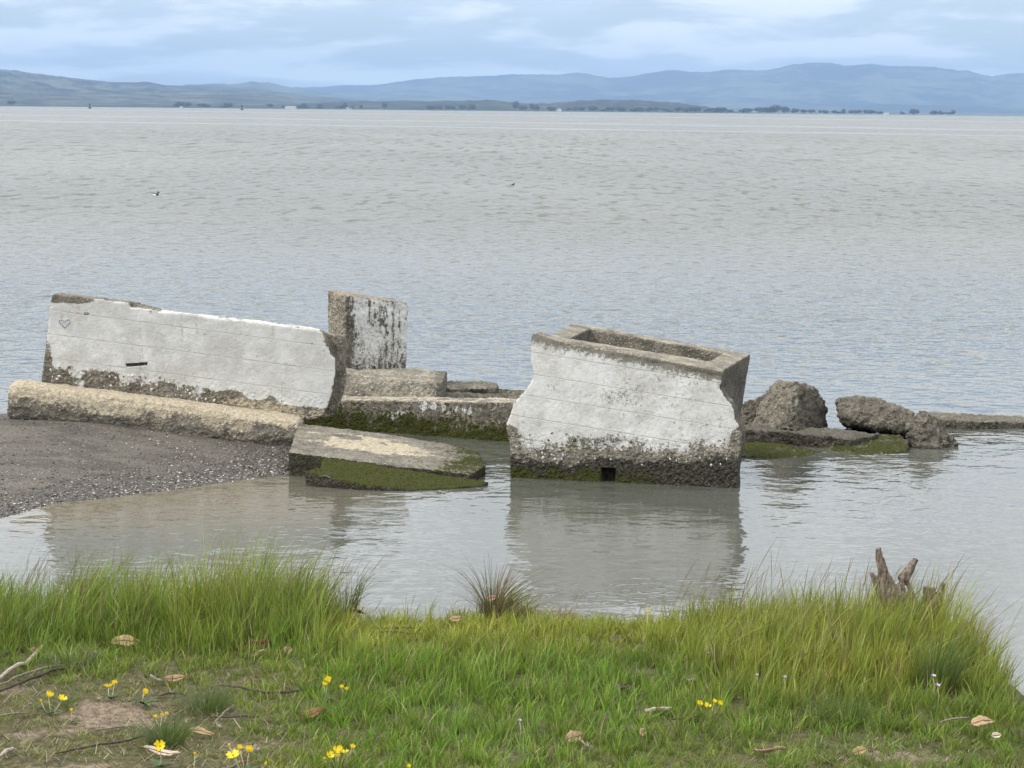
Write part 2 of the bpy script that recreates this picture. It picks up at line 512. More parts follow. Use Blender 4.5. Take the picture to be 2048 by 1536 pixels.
# ------------------------------------------------------------------ water, far shore, hills
def water_material():
    m, t, o = new_mat('bay_water')
    g = t.node('ShaderNodeNewGeometry'); P = g.outputs['Position']
    s = t.node('ShaderNodeSeparateXYZ'); t.put(s.inputs[0], P)
    Y = s.outputs['Y']; X = s.outputs['X']

    def grad(scale3, off, detail, rough, eps, dist=0.0):
        base = t.vmath('ADD', t.scalev(P, scale3), off)
        h0 = t.noise(base, 1.0, detail, rough, dist)
        hx = t.noise(t.vmath('ADD', base, (eps * scale3[0], 0, 0)), 1.0, detail, rough, dist)
        hy = t.noise(t.vmath('ADD', base, (0, eps * scale3[1], 0)), 1.0, detail, rough, dist)
        return t.math('DIVIDE', t.math('SUBTRACT', hx, h0), eps), t.math('DIVIDE', t.math('SUBTRACT', hy, h0), eps)

    # distance and patch dependent chop: calm in the lee of the ruin, choppier outside
    patch = t.noise(t.scalev(P, (0.035, 0.012, 0)), 1.0, 4, 0.6)
    lee = t.ramp(t.math('ADD', Y, t.math('MULTIPLY', t.noise(t.scalev(P, (0.25, 0.25, 0)), 1.0, 2, 0.5), 6.0)), 18.0, 36.0, 0.10, 1.0)
    slick = t.noise(t.vmath('ADD', t.scalev(P, (0.0012, 0.010, 0)), (4.0, 2.2, 0)), 1.0, 4, 0.55, 0.4)
    far = t.ramp(Y, 150, 330)
    sl = t.math('MULTIPLY', t.math('MULTIPLY', t.ramp(slick, 0.60, 0.70), far), 0.3)
    wob = t.math('MULTIPLY', t.noise(t.scalev(P, (0.012, 0.002, 0)), 1.0, 3, 0.6), 60.0)
    for kx, c0, hw in ((1.0, 610.0, 22.0), (0.7, 425.0, 12.0), (1.2, 1400.0, 60.0)):
        dd = t.math('ABSOLUTE', t.math('SUBTRACT', t.math('ADD', t.math('ADD', Y, t.math('MULTIPLY', X, kx)), wob), c0))
        sl = t.math('MAXIMUM', sl, t.ramp(dd, hw, hw * 0.5))
    amp = t.math('MULTIPLY', lee, t.ramp(patch, 0.3, 0.7, 0.75, 1.2))
    amp = t.math('MULTIPLY', amp, t.math('SUBTRACT', 1.0, t.math('MULTIPLY', sl, 0.9)))
    ax, ay = grad((4.4, 4.6, 0), (1.3, 5.1, 0.5), 3, 0.55, 0.02, 0.3)
    bx, by = grad((2.1, 2.3, 0), (11.3, 2.1, 3.5), 2, 0.5, 0.05, 0.2)
    rx, ry = grad((4.5, 9.0, 0), (7.0, 3.0, 9.0), 2, 0.5, 0.008, 0.4)
    cx, cy = grad((1.9, 0.42, 0), (2.3, 8.1, 1.5), 2, 0.6, 0.05, 0.3)
    ex, ey = grad((1.0, 0.12, 0), (6.3, 1.1, 7.5), 2, 0.6, 0.1, 0.3)
    k4 = t.math('MULTIPLY', t.ramp(Y, 28, 80), 0.30); k5 = t.math('MULTIPLY', t.ramp(Y, 80, 200), 0.8)
    k1 = t.math('MULTIPLY', amp, 0.075); k2 = t.math('MULTIPLY', amp, 0.10)
    k3 = t.math('MULTIPLY', t.ramp(Y, 12, 26, 0.0030, 0.0052), 1.0)

    def tot(a, b, r):
        return t.math('ADD', t.math('ADD', t.math('MULTIPLY', a, k1), t.math('MULTIPLY', b, k2)), t.math('MULTIPLY', r, k3))
    sx = tot(ax, bx, rx)
    sy = t.math('ADD', tot(ay, by, ry), t.math('MULTIPLY', amp, t.math('ADD', t.math('MULTIPLY', cy, k4), t.math('MULTIPLY', ey, k5))))
    sy = t.math('ADD', sy, t.math('MULTIPLY', amp, t.ramp(Y, 22, 60, 0.0, 0.105)))   # far slopes biased to the camera side to dim the reflected sky
    # steep little wave faces turned to the shore, seen as short dark dashes
    for scl, off, y0, y1, y2, y3, amt in (((3.6, 2.4, 0), (3, 1, 0), 20, 30, 60, 95, 0.28), ((1.7, 0.42, 0), (8, 5, 2), 45, 75, 130, 200, 0.32), ((1.0, 0.11, 0), (1, 9, 4), 110, 170, 330, 520, 0.34)):
        dn_ = t.noise(t.vmath('ADD', t.scalev(P, scl), off), 1.0, 3, 0.6, 0.25)
        win = t.math('MULTIPLY', t.ramp(Y, y0, y1), t.ramp(Y, y3, y2))
        sy = t.math('ADD', sy, t.math('MULTIPLY', t.math('MULTIPLY', t.ramp(dn_, 0.52, 0.68), win), t.math('MULTIPLY', amp, amt)))
    c = t.node('ShaderNodeCombineXYZ')
    t.put(c.inputs[0], t.math('MULTIPLY', sx, -1.0)); t.put(c.inputs[1], t.math('MULTIPLY', sy, -1.0)); c.inputs[2].default_value = 1.0
    nrm = t.vmath('NORMALIZE', c.outputs[0])
    silt = t.noise(t.scalev(P, (0.05, 0.02, 0)), 1.0, 3, 0.5)
    base = t.mix(t.ramp(silt, 0.35, 0.65), (0.082, 0.086, 0.072), (0.104, 0.107, 0.089))
    # stirred sand in the shallows round the spit
    dsp = t.vmath('DISTANCE', t.scalev(P, (0.62, 1.0, 0)), (-3.1 * 0.62, 17.6, 0))
    base = t.mix(t.ramp(t.math('ADD', dsp, t.math('MULTIPLY', t.noise(P, 1.2, 3), 0.7)), 2.4, 0.9, 0, 0.6), base, (0.155, 0.128, 0.088))
    principled(t, o, base, t.math('MULTIPLY', t.ramp(Y, 19, 70, 0.04, 0.27), t.math('SUBTRACT', 1.0, t.math('MULTIPLY', sl, 0.45))), nrm, 0.5, IOR=1.33)
    return m


def grid_strip(xs, ys, zf):
    X, Y = np.meshgrid(xs, ys)
    Z = zf(X.ravel(), Y.ravel())
    v = np.stack([X.ravel(), Y.ravel(), Z], 1)
    nx = len(xs); ny = len(ys)
    i = np.arange(nx * ny).reshape(ny, nx)
    q = np.stack([i[:-1, :-1].ravel(), i[:-1, 1:].ravel(), i[1:, 1:].ravel(), i[1:, :-1].ravel()], 1)
    return v, q


WATER = water_material()
xs = np.array([-30000, -8000, -2000, -500, -120, -30, -8, 0, 8, 30, 120, 500, 2000, 8000, 30000.])
ys = np.array([-3000, -500, -60, 0, 8, 14, 20, 30, 60, 150, 500, 1500, 4000, 7200.])
v, q = grid_strip(xs, ys, lambda a, b: np.zeros_like(a))
tag(obj('water', mesh_np('water', v, q), WATER), 'rippled grey green bay water stretching to the far shore', None, None, 'structure')

# sea bed
v, q = grid_strip(xs, ys, lambda a, b: np.full_like(a, -2.2))
tag(obj('sea_bed', mesh_np('sea_bed', v, q), plain('mud_bed', (0.10, 0.085, 0.06))), None, None, None, 'structure')


def hill_material(name, grass, wood, amount, sc_):
    m, t, o = new_mat(name)
    g = t.node('ShaderNodeNewGeometry'); P = g.outputs['Position']
    n1 = t.noise(t.scalev(P, (1, 1, 2.5)), 1 / sc_, 6, 0.62); n2 = t.noise(P, 6 / sc_, 5, 0.65)
    f = t.ramp(t.math('ADD', t.math('MULTIPLY', n1, 0.6), t.math('MULTIPLY', n2, 0.4)), amount - 0.06, amount + 0.06)
    c = t.mix(f, grass, wood)
    principled(t, o, c, 0.95, t.bump(n2, 0.5, sc_ * 0.05), 0.1)
    return m


def hill(name, prof, D, front, back, mat, step=9, rows=16, rough=0.10, seed=3, x0=-500, x1=2600, label=None):
    px = np.arange(x0, x1, step, dtype=float)
    pp = np.array(prof, float)
    py = np.interp(px, pp[:, 0], pp[:, 1])
    crest = np.array([at_y(a, b, D) for a, b in zip(px, py)])
    cz = crest[:, 2] + 0
    n = len(px)
    ks = np.concatenate([np.linspace(0, 1, rows), np.linspace(1.2, 2, 4)])
    V = []
    for k in ks:
        if k <= 1:
            Y = front + (D - front) * k
            prof_z = (k ** 1.15)
        else:
            Y = D + (back - D) * (k - 1); prof_z = 1 - 0.9 * (k - 1)
        X = crest[:, 0] * (Y / D)
        r = fbm2(X, np.full(n, Y), 5.0 / (D * 0.22), 5, 0.55, seed)
        env = 4 * k * (1 - k) if k <= 1 else 0
        z = cz * prof_z * (1 + rough * 4 * r * env * 0.6) + cz * 0.02 * r
        if k == 1: z = z + 0.0007 * D * np.abs(fbm2(X, np.full(n, Y), 1.0 / (D * 0.004), 3, 0.6, seed + 4)) + 0.0011 * D * fbm2(X, np.full(n, Y), 1.0 / (D * 0.02), 3, 0.5, seed + 14) * np.clip(cz / (0.012 * D), 0, 1)
        if k == 0: z = np.full(n, -3.0)
        V.append(np.stack([X, np.full(n, Y), z], 1))
    V = np.concatenate(V); m = len(ks)
    i = np.arange(n * m).reshape(m, n)
    q = np.stack([i[:-1, :-1].ravel(), i[:-1, 1:].ravel(), i[1:, 1:].ravel(), i[1:, :-1].ravel()], 1)
    me = mesh_np(name, V, q); smooth(me)
    return tag(obj(name, me, mat), label, None, None, 'structure')


HGREEN = hill_material('hill_pasture', (0.120, 0.120, 0.085), (0.016, 0.024, 0.022), 0.49, 170)
HLOW = hill_material('low_hill_pasture', (0.10, 0.105, 0.07), (0.018, 0.026, 0.022), 0.46, 120)
HFAR = hill_material('far_forest', (0.10, 0.115, 0.085), (0.02, 0.03, 0.03), 0.47, 1300)
hill('hills', [(-500, 118), (-200, 126), (0, 138), (30, 141), (70, 148), (140, 157), (170, 160), (220, 165), (260, 166), (300, 165.5),
               (330, 171), (370, 173), (430, 176), (500, 179), (560, 184), (640, 194), (720, 201), (800, 206), (900, 212), (1000, 220), (1100, 226), (2600, 250)],
     14000, 8000, 16800, HGREEN, 5, 30, 0.34, 3, label='green grey pasture hills rising beyond the left shore')
hill('hills', [(-500, 210), (560, 210), (640, 207), (700, 204), (760, 202), (860, 204), (940, 203), (985, 200.5), (1030, 206), (1100, 209), (1150, 203), (1200, 199.5),
               (1270, 200), (1330, 204), (1400, 213), (1445, 219), (1480, 225), (1600, 230), (2600, 250)],
     8600, 7250, 9400, HLOW, 5, 18, 0.3, 8, label='low wooded knolls along the far shoreline')
hill('hills', [(-500, 200), (250, 195), (330, 176), (375, 168.5), (430, 167), (470, 168), (500, 163.5), (540, 167), (575, 175), (620, 180), (700, 195), (2600, 220)],
     19000, 16900, 20500, HFAR, 7, 18, 0.3, 5, label='pale blue middle ridge fading in haze')
hill('hills', [(-500, 205), (450, 205), (520, 186), (590, 177), (640, 175), (700, 169.5), (740, 170), (800, 163), (850, 157.5), (900, 155.5), (960, 152.5), (1000, 152),
               (1060, 149), (1120, 148), (1155, 143), (1190, 149), (1215, 153), (1260, 153), (1300, 147), (1340, 140), (1375, 144), (1410, 145.5), (1450, 141), (1490, 141),
               (1530, 141), (1560, 137), (1585, 130), (1620, 127), (1660, 126), (1690, 133), (1720, 128), (1745, 125.5), (1775, 131), (1820, 132), (1870, 134), (1915, 140),
               (1935, 139), (1960, 148), (1985, 154), (2010, 150), (2048, 148), (2200, 146), (2600, 150)],
     25000, 20000, 29500, HFAR, 6, 28, 0.32, 9, label='long blue mountain ridge across the bay')

# flat far shore
xs = np.linspace(-14000, 14000, 90)
v, q = grid_strip(xs, np.array([7000., 7030, 7060, 7400, 9500, 14000, 21000]),
                  lambda a, b: np.where(b < 7010, -2.0, 1.2 + 0.0001 * (b - 7000)))
tag(obj('far_shore', mesh_np('far_shore', v, q), plain('marsh', (0.10, 0.12, 0.06), 0.9, 0.3, 0.01)), 'thin flat marsh shore across the bay', None, None, 'structure')
v, q = grid_strip(np.linspace(-34000, 34000, 8), np.array([14000., 26000, 29800]), lambda a, b: np.full_like(a, -1.0))
tag(obj('far_plain', mesh_np('far_plain', v, q), HFAR), 'plain behind the far shore', None, None, 'structure')

# far trees: a shared crown and trunk, scaled per tree
LEAF_FAR = plain('far_foliage', (0.05, 0.06, 0.045), 0.9, 0.35, 0.4)
BARK_FAR = plain('far_bark', (0.10, 0.085, 0.07), 0.9, 0.2, 1.0)


def crown_mesh(seed):
    r = np.random.default_rng(seed)
    N = 260
    d = r.normal(size=(N, 3)); d /= np.linalg.norm(d, axis=1)[:, None]
    rad = r.uniform(0.45, 1.0, N) ** 0.6
    lump = 1 + 0.35 * fbm(d * 1.0 + seed, 1.6, 2, 0.5, seed)
    p = d * (rad * lump)[:, None] * np.array([0.5, 0.5, 0.36]) + np.array([0, 0, 0.62])
    s = r.uniform(0.05, 0.12, N)
    a = r.normal(size=(N, 3)); a /= np.linalg.norm(a, axis=1)[:, None]
    b = np.cross(a, d); b /= np.linalg.norm(b, axis=1)[:, None] + 1e-6
    v = np.concatenate([p + a * s[:, None], p - a * s[:, None] * .5 + b * s[:, None] * .8, p - a * s[:, None] * .5 - b * s[:, None] * .8])
    i = np.arange(N)
    return mesh_np('crown', v, None, np.stack([i, i + N, i + 2 * N], 1))


def tube(points, radii, seg=6, name='tube', cap=True):
    pts = [np.asarray(p, float) for p in points]
    V = []; Fq = []; Ft = []
    for k, p in enumerate(pts):
        a = pts[max(k - 1, 0)]; b = pts[min(k + 1, len(pts) - 1)]
        d = b - a; d = d / (np.linalg.norm(d) + 1e-9)
        u = np.cross(d, [0.31, 0.2, 0.93] if abs(d[2]) < 0.9 else [1, 0.1, 0]); u /= np.linalg.norm(u)
        w_ = np.cross(d, u)
        for s in range(seg):
            an = 2 * math.pi * s / seg
            V.append(p + radii[k] * (math.cos(an) * u + math.sin(an) * w_))
    n = len(pts)
    for k in range(n - 1):
        for s in range(seg):
            s2 = (s + 1) % seg
            Fq.append((k * seg + s, k * seg + s2, (k + 1) * seg + s2, (k + 1) * seg + s))
    faces = [tuple(f) for f in Fq]
    if cap: faces += [tuple(range(seg - 1, -1, -1)), tuple(range((n - 1) * seg, n * seg))]
    return [tuple(p) for p in V], faces


def tube_mesh(name, points, radii, seg=6):
    v, f = tube(points, radii, seg)
    me = bpy.data.meshes.new(name); me.from_pydata(v, [], f); smooth(me); return me


crowns = [crown_mesh(s) for s in (2, 5, 9)]
trunk_me = tube_mesh('trunk', [(0, 0, 0), (0.01, 0, 0.25), (0, 0.01, 0.55), (0.03, 0, 0.8)], [0.035, 0.028, 0.02, 0.008], 6)
SHORE_Y = 7045.0
far_trees = [(22, 12, 18), (360, 12, 22), (376, 11, 14), (457, 10, 20), (540, 10, 13), (567, 7, 9), (607, 12, 11), (640, 10, 8), (690, 13, 12), (769, 14, 10),
             (722, 9, 9), (858, 10, 9), (880, 9, 12), (925, 11, 18), (944, 12, 16), (1031, 20, 13), (1046, 12, 14), (1064, 15, 10), (1073, 13, 9), (1100, 9, 12),
             (1137, 8, 9), (1150, 9, 8), (1163, 9, 7), (1184, 12, 18), (1240, 10, 16), (1300, 10, 18), (1330, 9, 20), (1390, 11, 22), (1425, 10, 20),
             (1494, 10, 24), (1521, 8, 10), (1550, 17, 22), (1568, 14, 20), (1590, 11, 18), (1608, 8, 14), (1640, 8, 8), (1655, 7, 8), (1668, 8, 14), (1687, 10, 9),
             (1702, 8, 14), (1718, 9, 12), (1730, 9, 9), (1743, 9, 8), (1803, 7, 8), (1826, 12, 16), (1834, 11, 9), (1868, 9, 14), (1880, 9, 7), (1906, 11, 9)]
rt = random.Random(4)
for a_, b_, n_t, hh_ in ((1230, 1460, 26, 11), (1480, 1610, 14, 11), (1615, 1760, 10, 8), (1040, 1230, 14, 9), (860, 960, 7, 9), (340, 480, 6, 8), (560, 720, 7, 7), (1790, 1910, 6, 8)):
    for _ in range(n_t):
        far_trees.append((rt.uniform(a_, b_), hh_ * rt.uniform(0.55, 1.15), rt.uniform(9, 24)))
for k, (px, hpx, wpx) in enumerate(far_trees):
    by = HORIZON + (px - 1024) * ROLL + 3.0
    p = at_y(px, by, SHORE_Y + 14 * (k % 9))
    r = empty('tree', (p[0], p[1], 1.0))
    sx = wpx / F_PX * 7050; sz = hpx / F_PX * 7050 * 1.02
    r.scale = (sx, sx, sz); r.rotation_euler = (0, 0, k * 1.3)
    obj('crown', crowns[k % 3], LEAF_FAR, r); obj('trunk', trunk_me, BARK_FAR, r)
    slender = hpx > wpx * 1.15
    where, zone = (('on the shore below the green pasture hills', 'trees below the pasture hills') if px < 800 else ('on the shore before the low wooded knolls', 'trees before the knolls') if px < 1230 else
                   ('in the dark wood under the wooded knoll', 'trees under the wooded knoll') if px < 1465 else ('in the shore wood at the foot of the blue ridge', 'trees at the foot of the ridge') if px < 1612 else ('in the thin row on open shore below the highest ridge', 'thin row of shore trees'))
    tag(r, ('slender hazy tree ' if slender else 'rounded hazy tree ') + where, 'tree', zone + (', slender' if slender else ''))

# far houses
WALLW = plain('far_white_wall', (0.78, 0.77, 0.74), 0.7, 0.05, 0.3)
ROOFG = plain('far_roof', (0.30, 0.28, 0.27), 0.8, 0.15, 0.3)
hl = {0: 'small white house under trees near the far left shoreline', 1: 'wide white farmhouse with several wings on the far shore', 2: 'white house beside the shoreline trees of the far bay',
      3: 'white house below the wooded knoll on the far shore', 4: 'low white house at the foot of the blue ridge'}
for k, (px, wpx, hpx) in enumerate([(362, 6, 3), (581, 22, 5), (698, 11, 4), (1117, 11, 5), (1773, 10, 4)]):
    p = at_y(px, HORIZON + (px - 1024) * ROLL + 3.0, 7040)
    s = 7040 / F_PX; W = wpx * s; Hh = hpx * s * 0.62; Dp = 9.0
    r = empty('house', (p[0], p[1], 1.0))
    vv, ff = hexa([(-W / 2, 0, Hh), (W / 2, 0, Hh), (W / 2, Dp, Hh), (-W / 2, Dp, Hh)], [(-W / 2, 0, -2), (W / 2, 0, -2), (W / 2, Dp, -2), (-W / 2, Dp, -2)])
    me = recalc(vv, ff); me.name = 'wall'; obj('wall', me, WALLW, r)
    e = 0.6; Rz = Hh + 0.75 * Hh
    vv = [(-W / 2 - e, -e, Hh + .02), (W / 2 + e, -e, Hh + .02), (W / 2 + e, Dp + e, Hh + .02), (-W / 2 - e, Dp + e, Hh + .02), (-W / 2 + 2, Dp / 2, Rz), (W / 2 - 2, Dp / 2, Rz)]
    me = recalc(vv, [(0, 1, 5, 4), (2, 3, 4, 5), (1, 2, 5), (3, 0, 4), (3, 2, 1, 0)]); me.name = 'roof'; obj('roof', me, ROOFG, r)
    for j in range(max(2, int(wpx / 5))):
        wx = -W / 2 + W * (j + 0.5) / max(2, int(wpx / 5))
        vv, ff = hexa([(wx - .7, -.08, Hh * .75), (wx + .7, -.08, Hh * .75), (wx + .7, .05, Hh * .75), (wx - .7, .05, Hh * .75)],
                      [(wx - .7, -.08, Hh * .3), (wx + .7, -.08, Hh * .3), (wx + .7, .05, Hh * .3), (wx - .7, .05, Hh * .3)])
        me = recalc(vv, ff); me.name = 'window'; obj('window', me, ROOFG, r)
    tag(r, hl[k], 'house', 'far shore houses')

# navigation buoys, about 3 km out
BUOY = plain('buoy_paint', (0.02, 0.035, 0.03), 0.5, 0.2, 3)
for k, px in enumerate((179.5, 484)):
    p = at_y(px, HORIZON + (px - 1024) * ROLL + 4.6, 3000)
    r = empty('navigation_buoy', (p[0], p[1], 0)); r.scale = (1.3, 1.3, 1.3)
    obj('float', tube_mesh('float', [(0, 0, -1), (0, 0, 0.3), (0, 0, 0.9), (0, 0, 1.5)], [1.2, 1.55, 1.5, 0.9], 14), BUOY, r)
    for j in range(4):
        a = math.pi / 4 + j * math.pi / 2
        obj('mast_leg', tube_mesh('mast_leg', [(0.8 * math.cos(a), 0.8 * math.sin(a), 1.4), (0.25 * math.cos(a), 0.25 * math.sin(a), 4.4)], [0.09, 0.07], 6), BUOY, r)
    obj('topmark', tube_mesh('topmark', [(0, 0, 3.3), (0, 0, 3.6), (0, 0, 4.6), (0, 0, 5.1)], [0.3, 0.75, 0.72, 0.25], 10), BUOY, r)
    tag(r, ('dark navigation buoy far out against the green pasture hills', 'dark navigation buoy far out near the wide white farmhouse')[k], 'buoy', 'channel buoys')

# haze: one even box of air from behind the camera to behind the mountains
hm, t, o = new_mat('haze_air')
pv = t.node('ShaderNodeVolumePrincipled')
pv.inputs['Color'].default_value = (0.40, 0.60, 0.92, 1)
pv.inputs['Density'].default_value = 5.3e-5
pv.inputs['Anisotropy'].default_value = 0.0
t.l.new(pv.outputs[0], o.inputs['Volume'])
hx0, hy0, hy1, hz = 34500, -4000, 30000, 640
vv, ff = hexa([(-hx0, hy0, hz), (hx0, hy0, hz), (hx0, hy1, hz), (-hx0, hy1, hz)], [(-hx0, hy0, -5), (hx0, hy0, -5), (hx0, hy1, -5), (-hx0, hy1, -5)])
me = recalc(vv, ff); me.name = 'haze'
tag(obj('haze', me, hm), 'pale blue haze over the bay', None, None, 'stuff')

# ------------------------------------------------------------------ sand spit
spit_px = [(-700, 1130), (-300, 1075), (0, 1036), (60, 1020), (110, 1006), (200, 996), (300, 985), (380, 975), (450, 966), (520, 957), (575, 949), (600, 938)]
spit_front = np.array([at_z(a, b, 0)[:2] for a, b in spit_px])


def spit_z(x, y):
    yf = np.interp(x, spit_front[:, 0], spit_front[:, 1])
    tail = sstep(-x, 1.80, 4.2)                       # 0 at the right tip, 1 towards the left
    crest_y = 20.5 + 0.0 * x
    crest_z = 0.05 + 0.23 * tail
    yf = yf + 0.05 * fbm2(x, y * 0, 2.2, 3, 0.5, 4)
    u = (y - yf) / np.maximum(crest_y - yf, 0.2)
    zf = np.where(u < 1, -0.6 * np.maximum(-u, 0) + crest_z * np.clip(u, 0, 1) ** 0.85, crest_z - 0.32 * (y - crest_y))
    end = sstep(x, -1.95, -1.45)
    z = zf - end * 0.9
    z = z + 0.012 * fbm2(x, y, 3.0, 4, 0.55, 12) + 0.004 * fbm2(x, y, 30, 2, 0.5, 14)
    return np.maximum(z, -1.5)


def sand_material():
    m, t, o = new_mat('dark_sand')
    g = t.node('ShaderNodeNewGeometry'); P = g.outputs['Position']
    s = t.node('ShaderNodeSeparateXYZ'); t.put(s.inputs[0], P)
    n1 = t.noise(t.scalev(P, (1.2, 3.0, 1)), 1.6, 5, 0.6); n2 = t.noise(P, 60, 4, 0.7); n3 = t.noise(P, 14, 4, 0.6)
    c = t.mix(t.ramp(n1, 0.35, 0.65), (0.066, 0.058, 0.048), (0.116, 0.102, 0.085))
    c = t.mix(t.ramp(n2, 0.5, 0.75, 0, 0.55), c, (0.045, 0.037, 0.032))
    vd = t.voro(P, 75, 'Distance'); vc = t.voro(P, 75, 'Color')
    sc_ = t.node('ShaderNodeSeparateColor'); t.put(sc_.inputs[0], vc)
    peb = t.math('MULTIPLY', t.ramp(vd, 0.55, 0.3), t.ramp(sc_.outputs[0], 0.70, 0.78))
    c = t.mix(t.math('MULTIPLY', peb, 0.75), c, t.mix(sc_.outputs[1], (0.05, 0.045, 0.04), (0.42, 0.39, 0.34)))
    wet = t.ramp(t.math('ADD', s.outputs['Z'], t.math('MULTIPLY', t.math('SUBTRACT', n3, 0.5), 0.05)), 0.075, 0.01)
    c = t.mix(t.math('MULTIPLY', wet, 0.7), c, (0.034, 0.029, 0.024))
    h = t.math('ADD', t.math('MULTIPLY', n2, 0.5), t.math('ADD', peb, n3))
    principled(t, o, c, t.fmix(wet, 0.85, 0.42), t.bump(h, 0.6, 0.01), 0.35)
    return m


SAND = sand_material()
xs = np.concatenate([np.arange(-14, -5.4, 0.12), np.arange(-5.4, -1.2, 0.03)])
ys = np.concatenate([np.arange(13.4, 16.4, 0.1), np.arange(16.4, 20.8, 0.03), np.arange(20.8, 24, 0.12)])
v, q = grid_strip(xs, ys, spit_z)
me = mesh_np('sand_spit', v, q); smooth(me)
tag(obj('sand_spit', me, SAND), 'low dark grey sand and shell spit below the ruin', None, None, 'structure')

# shells and gravel on the spit: uncountable, one mesh
def gravel(name, N, xr, yr, dens, zfun, smin, smax, palette, weights, mat, seed, flat=0.45):
    r = np.random.default_rng(seed)
    x = r.uniform(*xr, N * 6); y = r.uniform(*yr, N * 6)
    keep = r.random(N * 6) < dens(x, y); x = x[keep][:N]; y = y[keep][:N]; n = len(x)
    z = zfun(x, y)
    s = smin + (smax - smin) * r.random(n) ** 2.2
    base = np.array([(1, 0, 0), (-1, 0, 0), (0, 1, 0), (0, -1, 0), (0, 0, 1), (0, 0, -1)], float)
    ang = r.uniform(0, 6.28, n); ca = np.cos(ang); sa = np.sin(ang)
    asp = r.uniform(0.5, 1.0, n)
    V = np.empty((n, 6, 3))
    for k in range(6):
        bx = base[k, 0] * s * r.uniform(.8, 1.2, n); by = base[k, 1] * s * asp * r.uniform(.8, 1.2, n); bz = base[k, 2] * s * flat * r.uniform(.7, 1.3, n)
        V[:, k, 0] = x + bx * ca - by * sa; V[:, k, 1] = y + bx * sa + by * ca; V[:, k, 2] = z + s * flat * 0.4 + bz
    tri = np.array([(0, 2, 4), (2, 1, 4), (1, 3, 4), (3, 0, 4), (2, 0, 5), (1, 2, 5), (3, 1, 5), (0, 3, 5)])
    T = (np.arange(n)[:, None, None] * 6 + tri[None]).reshape(-1, 3)
    me = mesh_np(name, V.reshape(-1, 3), None, T)
    pal = np.array(palette)[r.choice(len(palette), n, p=weights)] * r.uniform(0.75, 1.2, n)[:, None]
    cattr(me, 'col', np.repeat(np.clip(pal, 0, 0.9), 6, 0))
    return obj(name, me, mat)


def attr_material(name, rough=0.8, spec=0.3):
    m, t, o = new_mat(name)
    principled(t, o, t.attr('col', 'Color'), rough, None, spec)
    return m


GRAVEL = attr_material('shell_gravel', 0.7)


def spit_dens(x, y):
    z = spit_z(x, y)
    edge = np.exp(-((z - 0.03) / 0.045) ** 2)
    d = 0.13 + 0.9 * edge + 0.25 * sstep(fbm2(x, y, 1.3, 3, 0.5, 31), 0.0, 0.5) * (z > 0)
    return np.where(z > -0.02, d, 0)


g_ = gravel('shell_gravel', 16000, (-6.5, -1.6), (15.4, 20.6), spit_dens, spit_z, 0.0035, 0.014,
            [(0.62, 0.58, 0.52), (0.32, 0.28, 0.24), (0.05, 0.045, 0.04), (0.16, 0.13, 0.11)], [0.05, 0.22, 0.40, 0.33], GRAVEL, 5)
tag(g_, 'white shell bits and dark gravel strewn over the sand spit', None, None, 'stuff')


def shell_dens(x, y):
    z = spit_z(x, y)
    return np.where((z > -0.015) & (z < 0.2), 0.9 * np.exp(-((z - 0.012) / 0.022) ** 2) + 0.10 * sstep(fbm2(x, y, 1.1, 3, 0.5, 33), 0.05, 0.4), 0)


g_ = gravel('shell_drift', 3600, (-6.5, -1.6), (15.4, 20.6), shell_dens, spit_z, 0.004, 0.016,
            [(0.66, 0.62, 0.55), (0.50, 0.44, 0.37), (0.06, 0.05, 0.045)], [0.45, 0.25, 0.30], GRAVEL, 15, 0.35)
tag(g_, 'drift of pale shell bits along the edge of the sand spit', None, None, 'stuff')


# ------------------------------------------------------------------ the ruin
def base_fields(me):
    co, no = co_no(me)
    px, py = project(co)
    return co, no, px, py


def level_algae(co, z0, z1, seed=0, n=0.05):
    """1 below z0, 0 above z1, ragged."""
    return 1 - sstep(co[:, 2] + n * fbm(co, 4, 3, 0.5, seed), z0, z1)


# --- long painted wall
YW = 20.62
nw = np.array([0.03, -1.0, 0.0]); nw /= np.linalg.norm(nw)
P0 = at_y(370, 700, YW)
wall_px = [(104, 590), (112, 588), (160, 593), (190, 598), (207, 598), (210, 600), (258, 605), (259, 615), (330, 624), (420, 634), (520, 645), (620, 658), (646, 664),
           (650, 676), (657, 690), (660, 708), (670, 716), (672, 742), (668, 766), (664, 790), (656, 812), (646, 832), (628, 840), (600, 842), (480, 835), (300, 812), (82, 790), (83, 758), (90, 700), (97, 640), (100, 610)]
outl = [on_plane(a, b, P0, nw) for a, b in wall_px]
cut = prism([on_plane(a, b, P0, nw) - nw * -0.05 for a, b in [(251, 727), (295, 724.5), (295, 731), (253, 734)]], -nw * 0.088)
back_px = [(648, 666), (688, 672), (693, 690), (690, 730), (693, 755), (686, 790), (678, 812), (664, 832), (640, 838), (630, 700)]
backp = [on_plane(a, b, P0 - nw * 0.14, nw) for a, b in back_px]
lug = prism([on_plane(a, b, P0 - nw * 0.10, nw) for a, b in [(260, 604), (276, 606), (277, 611), (291, 614), (318, 620), (318, 634), (260, 630)]], -nw * 0.10)
me = solid('painted_wall', [prism(outl, -nw * 0.18), prism(backp, -nw * 0.12), lug], 0.0125, 0.0025, 8, 0.0016, 50, 3, [cut])
co, no, px, py = base_fields(me)
front = sstep(no @ nw, 0.35, 0.75) * (np.abs((co - P0) @ nw) < 0.055)
bot = 765 + (px - 85) * (838 - 765) / 565.0
v_ = bot - py                       # pixels above the bottom line
er = fbm(co, 5.0, 4, 0.6, 40)
paint = 1.02 + 0 * px
